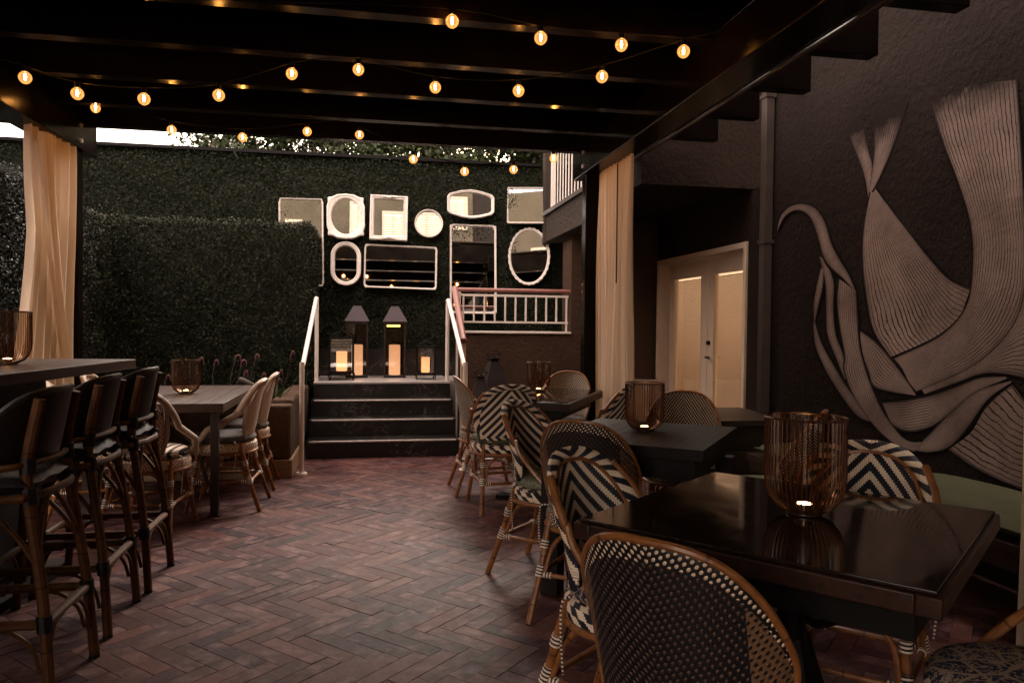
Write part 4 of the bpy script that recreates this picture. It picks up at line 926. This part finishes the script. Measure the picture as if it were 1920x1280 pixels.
# ------------------------------------------------------------------ bistro chairs
def arch(S, H, zb, phi, n=2.6):
    c, s = math.cos(phi), math.sin(phi); return (S*math.copysign(abs(c)**(2/n), c), zb+H*max(0, s)**(2/n))
def sqz(z): return 1-.30*min(1, max(0, (.67-z)/.19))**1.7
def shell(s, z, off=0):
    s *= sqz(z); Rr = .30; a = s/Rr; t_ = min(1, max(0, (z-.45)/.43)); k = min(1, abs(s)/.27)
    y = -.185-.20*(z-.45)+Rr*(1-math.cos(a))+.11*(1-t_)**1.3*k**3
    return Vector(((Rr+off)*math.sin(a), y-off*math.cos(a), z))
def chair_base(t_, seatmat, cush, rat='rattan', ring='rings'):
    MB().lathe([(0, .395), (.205, .395), (.222, .405), (.226, .428), (.222, .452), (.205, .460), (0, .460)], 40, 0, 0, 0, 1, .98).build('seat', seatmat, t_)
    MB().tube([(.222*math.cos(2*PI*k/40), .218*math.sin(2*PI*k/40), .392) for k in range(40)], .011, 8, closed=True).build('seat_ring', rat, t_)
    if cush:
        cu_ = MB().lathe([(0, .462), (.19, .462), (.206, .470), (.211, .487), (.205, .503), (.18, .514), (.10, .522), (0, .524)], 36).build('cushion', cush, t_, ang=80)
        MB().tube([(.211*math.cos(2*PI*k/36), .211*math.sin(2*PI*k/36), .487) for k in range(36)], .0045, 6, closed=True).build('piping', cush, cu_)
        MB().tube([(.19, -.10, .478), (.222, -.12, .47), (.226, -.122, .38), (.215, -.12, .25)], .0035, 5, sub=3).build('tie', 'rings', cu_); MB().tube([(-.19, -.10, .478), (-.222, -.12, .47), (-.226, -.122, .36), (-.22, -.11, .27)], .0035, 5, sub=3).build('tie', 'rings', cu_)
    LEG = {}
    for sx in (-1, 1):
        pts = [Vector((sx*.160, -.135, .455)), Vector((sx*.172, -.165, .36)), Vector((sx*.180, -.195, .24)), Vector((sx*.205, -.275, .0))]
        LEG[(sx, -1)] = pts; LEG[(sx, 1)] = [Vector((sx*.165, .135, .43)), Vector((sx*.172, .15, .25)), Vector((sx*.198, .205, .0))]
    def at(pts, z):
        for a, b in zip(pts, pts[1:]):
            if (a.z-z)*(b.z-z) <= 0 and abs(a.z-b.z) > 1e-6: u = (a.z-z)/(a.z-b.z); return a.lerp(b, u)
        return pts[-1]
    for key, pts in LEG.items():
        lg = MB().tube(pts, .0145, 10, sub=4).build('leg', rat, t_)
        for z, L in ((.325, .035), (.215, .05)):
            MB().tube([at(pts, z-L/2), at(pts, z+L/2)], .0185, 10).build('binding', ring, lg)
    ks = [(1, 1), (1, -1), (-1, -1), (-1, 1)]
    for q in range(4):
        A, B = LEG[ks[q]], LEG[ks[(q+1) % 4]]; inw = lambda p, o, f: p.lerp(o, f)
        a0, b0 = at(A, .20), at(B, .20); a1, b1 = at(A, .31), at(B, .31)
        mid_ = (a1+b1)/2; mid_.z = .392
        MB().tube([inw(a0, b0, .06), inw(a1, b1, .10), inw(a1, b1, .26)+Vector((0, 0, .062)), mid_, inw(b1, a1, .26)+Vector((0, 0, .062)), inw(b1, a1, .10), inw(b0, a0, .06)], .0095, 8, sub=4).build('arch_brace', rat, t_)
        sb = MB().tube([a0, b0], .0105, 8).build('stretcher', rat, t_)
        d_ = (b0-a0).normalized(); MB().tube([a0+d_*.022, a0+d_*.055], .0145, 8).build('binding', ring, sb); MB().tube([b0-d_*.022, b0-d_*.055], .0145, 8).build('binding', ring, sb)
def panel(t_, S, H, zb, mat, off=0, nu=44, nv=26, name='backrest'):
    m_ = MB()
    def sz(u, v):
        s = S*(2*u-1)*.999; top = H*max(0, 1-abs(s/S)**2.6)**(1/2.6); return s, zb+top*v
    m_.grid(lambda u, v: shell(*sz(u, v), off), nu, nv, lambda u, v: (sz(u, v)[0]*sqz(sz(u, v)[1]), sz(u, v)[1]))
    return m_.build(name, mat, t_, 0, .005, ang=80)
def chevron_chair(cush, label='x'):
    t_ = empty('bistro_chair', (0, 0, 0), 0, label, 'chair', 'rattan bistro chairs with zigzag woven backs')
    chair_base(t_, 'band', cush)
    panel(t_, .222, .348, .50, 'chevron')
    b = MB(); N = 72
    for sgn in (1, -1):
        def fb(u, v, sgn=sgn):
            phi = PI*(1-u); i_ = arch(.216, .342, .50, phi); o_ = arch(.268, .395, .488, phi); s = i_[0]+(o_[0]-i_[0])*v; z = i_[1]+(o_[1]-i_[1])*v
            return shell(s, z, sgn*.016*math.sin(PI*v)**.6)
        b.grid(fb, N, 6, lambda u, v: (1.12*u if u < .5 else 1.12*(1-u), .07*v))
    b.grid(lambda u, v: shell(-.2+.4*u, .478+.034*v, .012), 30, 2, lambda u, v: (.4*u, .034*v)); b.grid(lambda u, v: shell(-.2+.4*u, .478+.034*v, -.012), 30, 2, lambda u, v: (.4*u, .034*v))
    b.build('woven_rim', 'band', t_, ang=80)
    MB().tube([shell(*arch(.217, .343, .50, PI*k/40), -.012) for k in range(41)], .0062, 7).build('cane_trim', 'rattan', t_)
    for sx in (-1, 1):
        p = [shell(*arch(.268, .395, .488, R(60)), 0)]; q = [shell(sx*.268, z, .006) for z in (.76, .70, .64)]
        q += [Vector((sx*.240, .01, .56)), Vector((sx*.225, .09, .475)), Vector((sx*.205, .135, .43))]
        MB().tube([shell(*arch(.270, .397, .488, R(a_) if sx > 0 else PI-R(a_)), .004) for a_ in (52, 36, 24)]+q[1:], .0125, 9, sub=4).build('side_pole', 'rattan', t_)
    return t_
def dotted_chair(cush, label='x'):
    t_ = empty('bistro_chair', (0, 0, 0), 0, label, 'chair', 'rattan bistro chairs with dotted woven backs')
    chair_base(t_, 'dots', cush)
    panel(t_, .262, .405, .475, 'dots')
    MB().tube([Vector((.205, .02, .440))]+[shell(*arch(.264, .408, .475, PI*k/48), 0) for k in range(49)]+[Vector((-.205, .02, .440))], .0082, 8).build('cane_rim', 'rattan', t_)
    return t_
def white_chair(cush):
    t_ = empty('bistro_chair', (0, 0, 0), 0, 'x', 'chair', 'pale woven bistro chairs at the plank table')
    chair_base(t_, 'fine', cush)
    panel(t_, .165, .36, .50, 'fine')
    def hoop(k): 
        phi = PI*k/60; s, z = arch(.235, .40, .475, phi); return shell(s, z, 0)
    h_ = [hoop(k) for k in range(7, 54)]
    a = [Vector((.215, .14, .45)), Vector((.235, .06, .56))]; b_ = [Vector((-.235, .06, .56)), Vector((-.215, .14, .45))]
    pts = a+h_+b_
    MB().tube(pts, .020, 10, sub=1).build('woven_hoop', 'fine', t_); MB().tube([p+Vector((0, -.017, .010)) for p in pts], .007, 7).build('cane_trim', 'rattan', t_)
    for sx in (-1, 1):
        MB().tube([shell(sx*.165, z, 0) for z in (.48, .56, .64, .72, .78)]+[shell(sx*.14, .84, 0)], .014, 9, sub=3).build('back_stile', 'fine', t_)
    return t_
cp = chevron_chair('green'); dpz = dotted_chair('floral'); wp = white_chair('stripe_cushion')
def recushion(o, mat):
    for ch in o.children:
        if ch.name.startswith('cushion'):
            for q in [ch]+[c_ for c_ in ch.children if c_.name.startswith('piping')]:
                q.material_slots[0].link = 'OBJECT'; q.material_slots[0].material = M[mat]
def reback(o, mat):
    for ch in o.children:
        if ch.name.startswith('backrest'): ch.material_slots[0].link = 'OBJECT'; ch.material_slots[0].material = M[mat]
def put(proto, x, y, deg, label, cush=None, back=None):
    o = place(proto, used, (x, y, 0), R(deg-90), label)
    if cush: recushion(o, cush)
    if back: reback(o, back)
    return o
put(cp, .90, 5.22, 95, 'zigzag backed chair with a plain green cushion at the near corner of the far table', 'green')
put(cp, .93, 3.76, -42, 'zigzag backed chair beside the dark table leg next to the green cushioned one', 'celadon')
put(cp, .80, 2.17, -50, 'zigzag backed chair at the left corner of the glass topped table', 'floral')
put(cp, 1.60, 5.24, 151, 'zigzag backed chair glimpsed behind the candle vase of the black brown table', 'green')
put(cp, 1.57, 2.20, 225, 'zigzag backed chair between the glass topped table and the green bench', 'green')
put(cp, 1.45, 1.40, 142, 'chair with a blue patterned cushion at the lower right corner', 'floral')
put(dpz, .88, 5.74, 2, 'dotted chair nearest the marble steps turned side on', 'floral')
put(dpz, 1.56, 6.08, 241, 'dotted chair between the far table and the cream curtain', 'greycush')
put(dpz, .99, 3.22, 55, 'dotted chair seen from behind at the black brown table', 'celadon', 'dots_back')
put(dpz, 1.78, 4.10, 245, 'dotted chair in front of the white glazed doors', 'celadon')
put(dpz, 1.93, 3.41, 143, 'dotted chair seen edge on behind the largest candle vase', 'celadon')
put(dpz, .70, 1.49, 42, 'dotted chair closest to the camera at the bottom edge', 'floral', 'dots_back')
put(wp, -1.33, 4.88, 84, 'pale woven chair at the near end of the plank table with a striped cushion')
put(wp, -1.02, 5.48, 178, 'pale woven chair on the aisle side of the plank table nearer the camera', 'greycush')
put(wp, -1.02, 6.12, 182, 'pale woven chair on the aisle side of the plank table next to the planter', 'greycush')
put(wp, -1.80, 5.30, 20, 'pale woven chair mostly hidden behind the middle bar stool', 'greycush')
put(wp, -1.86, 6.1, 0, 'pale woven chair on the hedge side of the plank table', 'greycush')

# ------------------------------------------------------------------ bar stools
def stool():
    t_ = empty('bar_stool', (0, 0, 0), 0, 'x', 'bar stool', 'rattan bar stools along the bar')
    cushion_mesh(0, 0, .205, .195, .70, .075, 'leather_grey', 'seat', t_)
    MB().tube([(.205, -.18, .70), (.205, .17, .70), (.17, .20, .70), (-.17, .20, .70), (-.205, .17, .70), (-.205, -.18, .70)], .014, 8, closed=True, sub=3).build('seat_ring', 'rattan_dark', t_)
    m_ = MB()
    def fb(u, v):
        s = -.31+.62*u; h_ = .245*max(0, 1-abs(s/.312)**3.2)**.55; a = s/.27; return (.235*math.sin(a), -.185-.20*(.02+h_*v)+.27*(1-math.cos(a)), .80+.012*(abs(s)/.3)**2+h_*v)
    m_.grid(fb, 34, 10); bk = m_.build('backrest', 'leather', t_, .006, .022, ang=80)
    MB().tube([Vector(fb(k/34, 1)) for k in range(35)], .0135, 8).build('top_roll', 'leather', bk)
    MB().tube([(.19, -.02, .79), (.21, -.12, .80), (.17, -.175, .805), (0, -.205, .805), (-.17, -.175, .805), (-.21, -.12, .80), (-.19, -.02, .79)], .011, 8, sub=4).build('back_rail', 'rattan_dark', t_)
    LG = {}
    for sx in (-1, 1):
        LG[(sx, -1)] = [Vector((sx*.152, -.215, 1.02)), Vector((sx*.158, -.180-.0, .83)), Vector((sx*.168, -.185, .70)), Vector((sx*.182, -.235, .35)), Vector((sx*.20, -.262, 0))]
        LG[(sx, 1)] = [Vector((sx*.165, .175, .70)), Vector((sx*.182, .20, .35)), Vector((sx*.20, .235, 0))]
    def at(pts, z):
        for a, b in zip(pts, pts[1:]):
            if a.z >= z >= b.z: return a.lerp(b, (a.z-z)/(a.z-b.z))
        return pts[0] if z > pts[0].z else pts[-1]
    for key, pts in LG.items():
        lg = MB().tube(pts, .0185, 10, sub=4).build('leg', 'rattan_dark', t_)
        for z in ((.80, .70, .28) if key[1] < 0 else (.68, .28)): MB().tube([at(pts, z-.026), at(pts, z+.026)], .0245, 10).build('leather_wrap', 'black', lg)
        MB().tube([at(pts, .012), pts[-1]], .0195, 10).build('foot_cap', 'black', lg)
    ks = [(1, 1), (1, -1), (-1, -1), (-1, 1)]
    for q in range(4):
        A, B = LG[ks[q]], LG[ks[(q+1) % 4]]; a0, b0 = at(A, .28), at(B, .28)
        MB().tube([a0, b0], .0165, 9).build('footrest', 'rattan_dark', t_)
        a1, b1 = at(A, .46), at(B, .46); m0 = (at(A, .68)+at(B, .68))/2
        MB().tube([a1, at(A, .56).lerp(at(B, .56), .12), at(A, .64).lerp(at(B, .64), .30), m0, at(B, .64).lerp(at(A, .64), .30), at(B, .56).lerp(at(A, .56), .12), b1], .009, 7, sub=4).build('arch_brace', 'rattan_dark', t_)
        for (P_, Q_) in ((A, B), (B, A)):
            a2 = at(P_, .12); MB().tube([a2.lerp(at(Q_, .12), .05), at(P_, .20).lerp(at(Q_, .20), .09), at(P_, .255).lerp(at(Q_, .255), .22), at(P_, .262).lerp(at(Q_, .262), .38)], .0075, 7, sub=3).build('corner_brace', 'rattan_dark', t_)
    return t_
sp_ = stool()
for (x, y, d_, lab) in ((-1.30, 3.955, 180, 'farthest bar stool with a dark leather back'), (-1.315, 3.44, 181, 'middle bar stool with a dark leather back'), (-1.30, 2.865, 180, 'nearest bar stool cut by the left edge'),):
    place(sp_, used, (x, y, 0), R(d_-90), lab)

# ------------------------------------------------------------------ beyond the patio
def tree(x, y, z, h, r, label, n=9000, dens=1):
    t_ = empty('tree', (x, y, z), 0, label, 'tree', 'trees beyond the hedge wall')
    tk = MB().tube([(0, 0, 0), (.1, .0, h*.35), (-.05, .1, h*.6), (.1, 0, h*.85)], [.2, .16, .11, .04], 10, sub=4)
    P = []
    for k in range(11):
        a = k*2.4; q = Vector((r*.75*math.cos(a)*random.uniform(.6, 1), r*.6*math.sin(a), h*random.uniform(.45, 1))); tk.tube([(0, 0, h*.35+.3*random.random()), q*.55+Vector((0, 0, .1)), q], [.07, .045, .015], 7, sub=3)
        for j in range(5): P.append(np.array(q)+RNG.normal(0, r*.22, 3))
    tk.build('trunk', 'bark', t_); P = np.array(P); idx = RNG.integers(0, len(P), n); off = RNG.normal(0, 1, (n, 3)); off *= (r*.30*RNG.uniform(.3, 1, n)**.5/np.linalg.norm(off, axis=1))[:, None]
    leaf_mesh('crown', P[idx]+off, off/np.linalg.norm(off, axis=1)[:, None], .045, 'tree_leaf', t_, 1.0)
tree(-2.2, 13.4, .4, 4.5, 1.2, 'thin crowned tree against the white sky above the left of the hedge wall', 9000)
tree(-.6, 12.9, .4, 4.9, 1.5, 'dense dark tree above the hedge wall over the mirrors with carved frames', 30000)
tree(1.2, 13.1, .4, 4.8, 1.6, 'dense dark tree above the hedge wall over the cushion shaped mirror', 30000)
tree(2.9, 12.6, .4, 4.7, 1.5, 'lighter green tree above the hedge wall near the balcony', 26000)
tree(4.8, 14, .4, 5.5, 1.8, 'tall tree behind the balcony railing', 15000)

# house behind the camera, seen in the mirrors
M['stucco_rear'] = stucco('rear_stucco', (.045, .039, .032))
hb = empty('rear_house', (0, 0, 0), 0, 'grey stucco house behind the camera reflected in the mirrors', 'building')
MB().box(-4.0, 7.5, -8.4, -8.0, 0, 10.5).build('wall', 'stucco_rear', hb)
for (x, z, w, hh, gl) in ((.68, 7.9, .62, 1.5, 1), (1.87, 8.1, 1.1, 1.1, 1), (-.55, 8.2, .42, 1.4, 1), (2.95, 8.7, .6, 1.3, 1), (-2.75, 7.6, .4, 1.0, 0), (-1.5, 1.4, 1.6, 1.9, 0), (2.2, 1.4, 1.6, 1.9, 0)):
    wf = MB().box(x-w/2-.09, x+w/2+.09, -8.000, -7.940, z-hh/2-.09, z-hh/2).box(x-w/2-.09, x+w/2+.09, -8.000, -7.940, z+hh/2, z+hh/2+.09).box(x-w/2-.09, x-w/2, -8.000, -7.940, z-hh/2, z+hh/2).box(x+w/2, x+w/2+.09, -8.000, -7.940, z-hh/2, z+hh/2).box(x-.03, x+.03, -7.995, -7.945, z-hh/2, z+hh/2).build('window_frame', 'rear_white', hb)
    MB().box(x-w/2, x+w/2, -7.999, -7.985, z-hh/2, z+hh/2).build('window_pane', 'window_glow' if gl else 'pane', wf)
    bl = MB()
    for k in range(int(hh/.09)): bl.box(x-w/2, x+w/2, -7.980, -7.970, z-hh/2+.09*k, z-hh/2+.09*k+.05)
    bl.build('blind', 'rear_blind', wf)
# neighbour on the far left
nh = empty('neighbour_house', (0, 0, 0), 0, 'dark neighbouring house with a white window frame beyond the left edge hedge', 'building')
MB().box(-8.5, -6.0, -5, 13, 0, 4.35).build('wall', 'stucco_dark', nh)
MB().box(-8.6, -5.9, -5, 13.1, 4.351, 4.45).build('eave', 'white', nh)
wf = MB().box(-5.99, -5.94, 9.0, 9.06, 2.9, 3.6).box(-5.99, -5.94, 9.6, 9.66, 2.9, 3.6).box(-5.99, -5.94, 9.06, 9.6, 3.54, 3.6).box(-5.99, -5.94, 9.06, 9.6, 2.9, 2.96).box(-5.99, -5.95, 9.3, 9.34, 2.96, 3.54).box(-5.99, -5.95, 9.06, 9.6, 3.23, 3.27).build('window_frame', 'white', nh)
MB().box(-5.999, -5.985, 9.06, 9.6, 2.96, 3.54).build('window_pane', 'pane', wf)
bp = empty('brick_pillar', (-3.35, 5.45, 0), 0, 'dark brick pillar with a red cap at the left edge', 'pillar')
MB().box(-.2, .2, -.2, .2, 0, 2.33).build('shaft', 'stucco_dark', bp, .005)
MB().box(-.24, .24, -.24, .24, 2.331, 2.38).build('cap', 'pinkrail', bp, .005)
MB().box(.2, .215, -.25, .02, .9, 2.28).build('white_trim', 'cream_paint', bp)
lr = empty('metal_railing', (0, 0, 0), 0, 'thin sloping metal railing above the side hedge', 'railing')
MB().tube([(-4.6, 7.0, 2.95), (-3.3, 7.0, 2.55)], .014, 8).build('top_rail', 'steel', lr)
for k in range(5): MB().tube([(-4.5+.27*k, 7.0, 2.2), (-4.5+.27*k, 7.0, 2.91-.083*k)], .008, 6).build('upright', 'steel', lr)
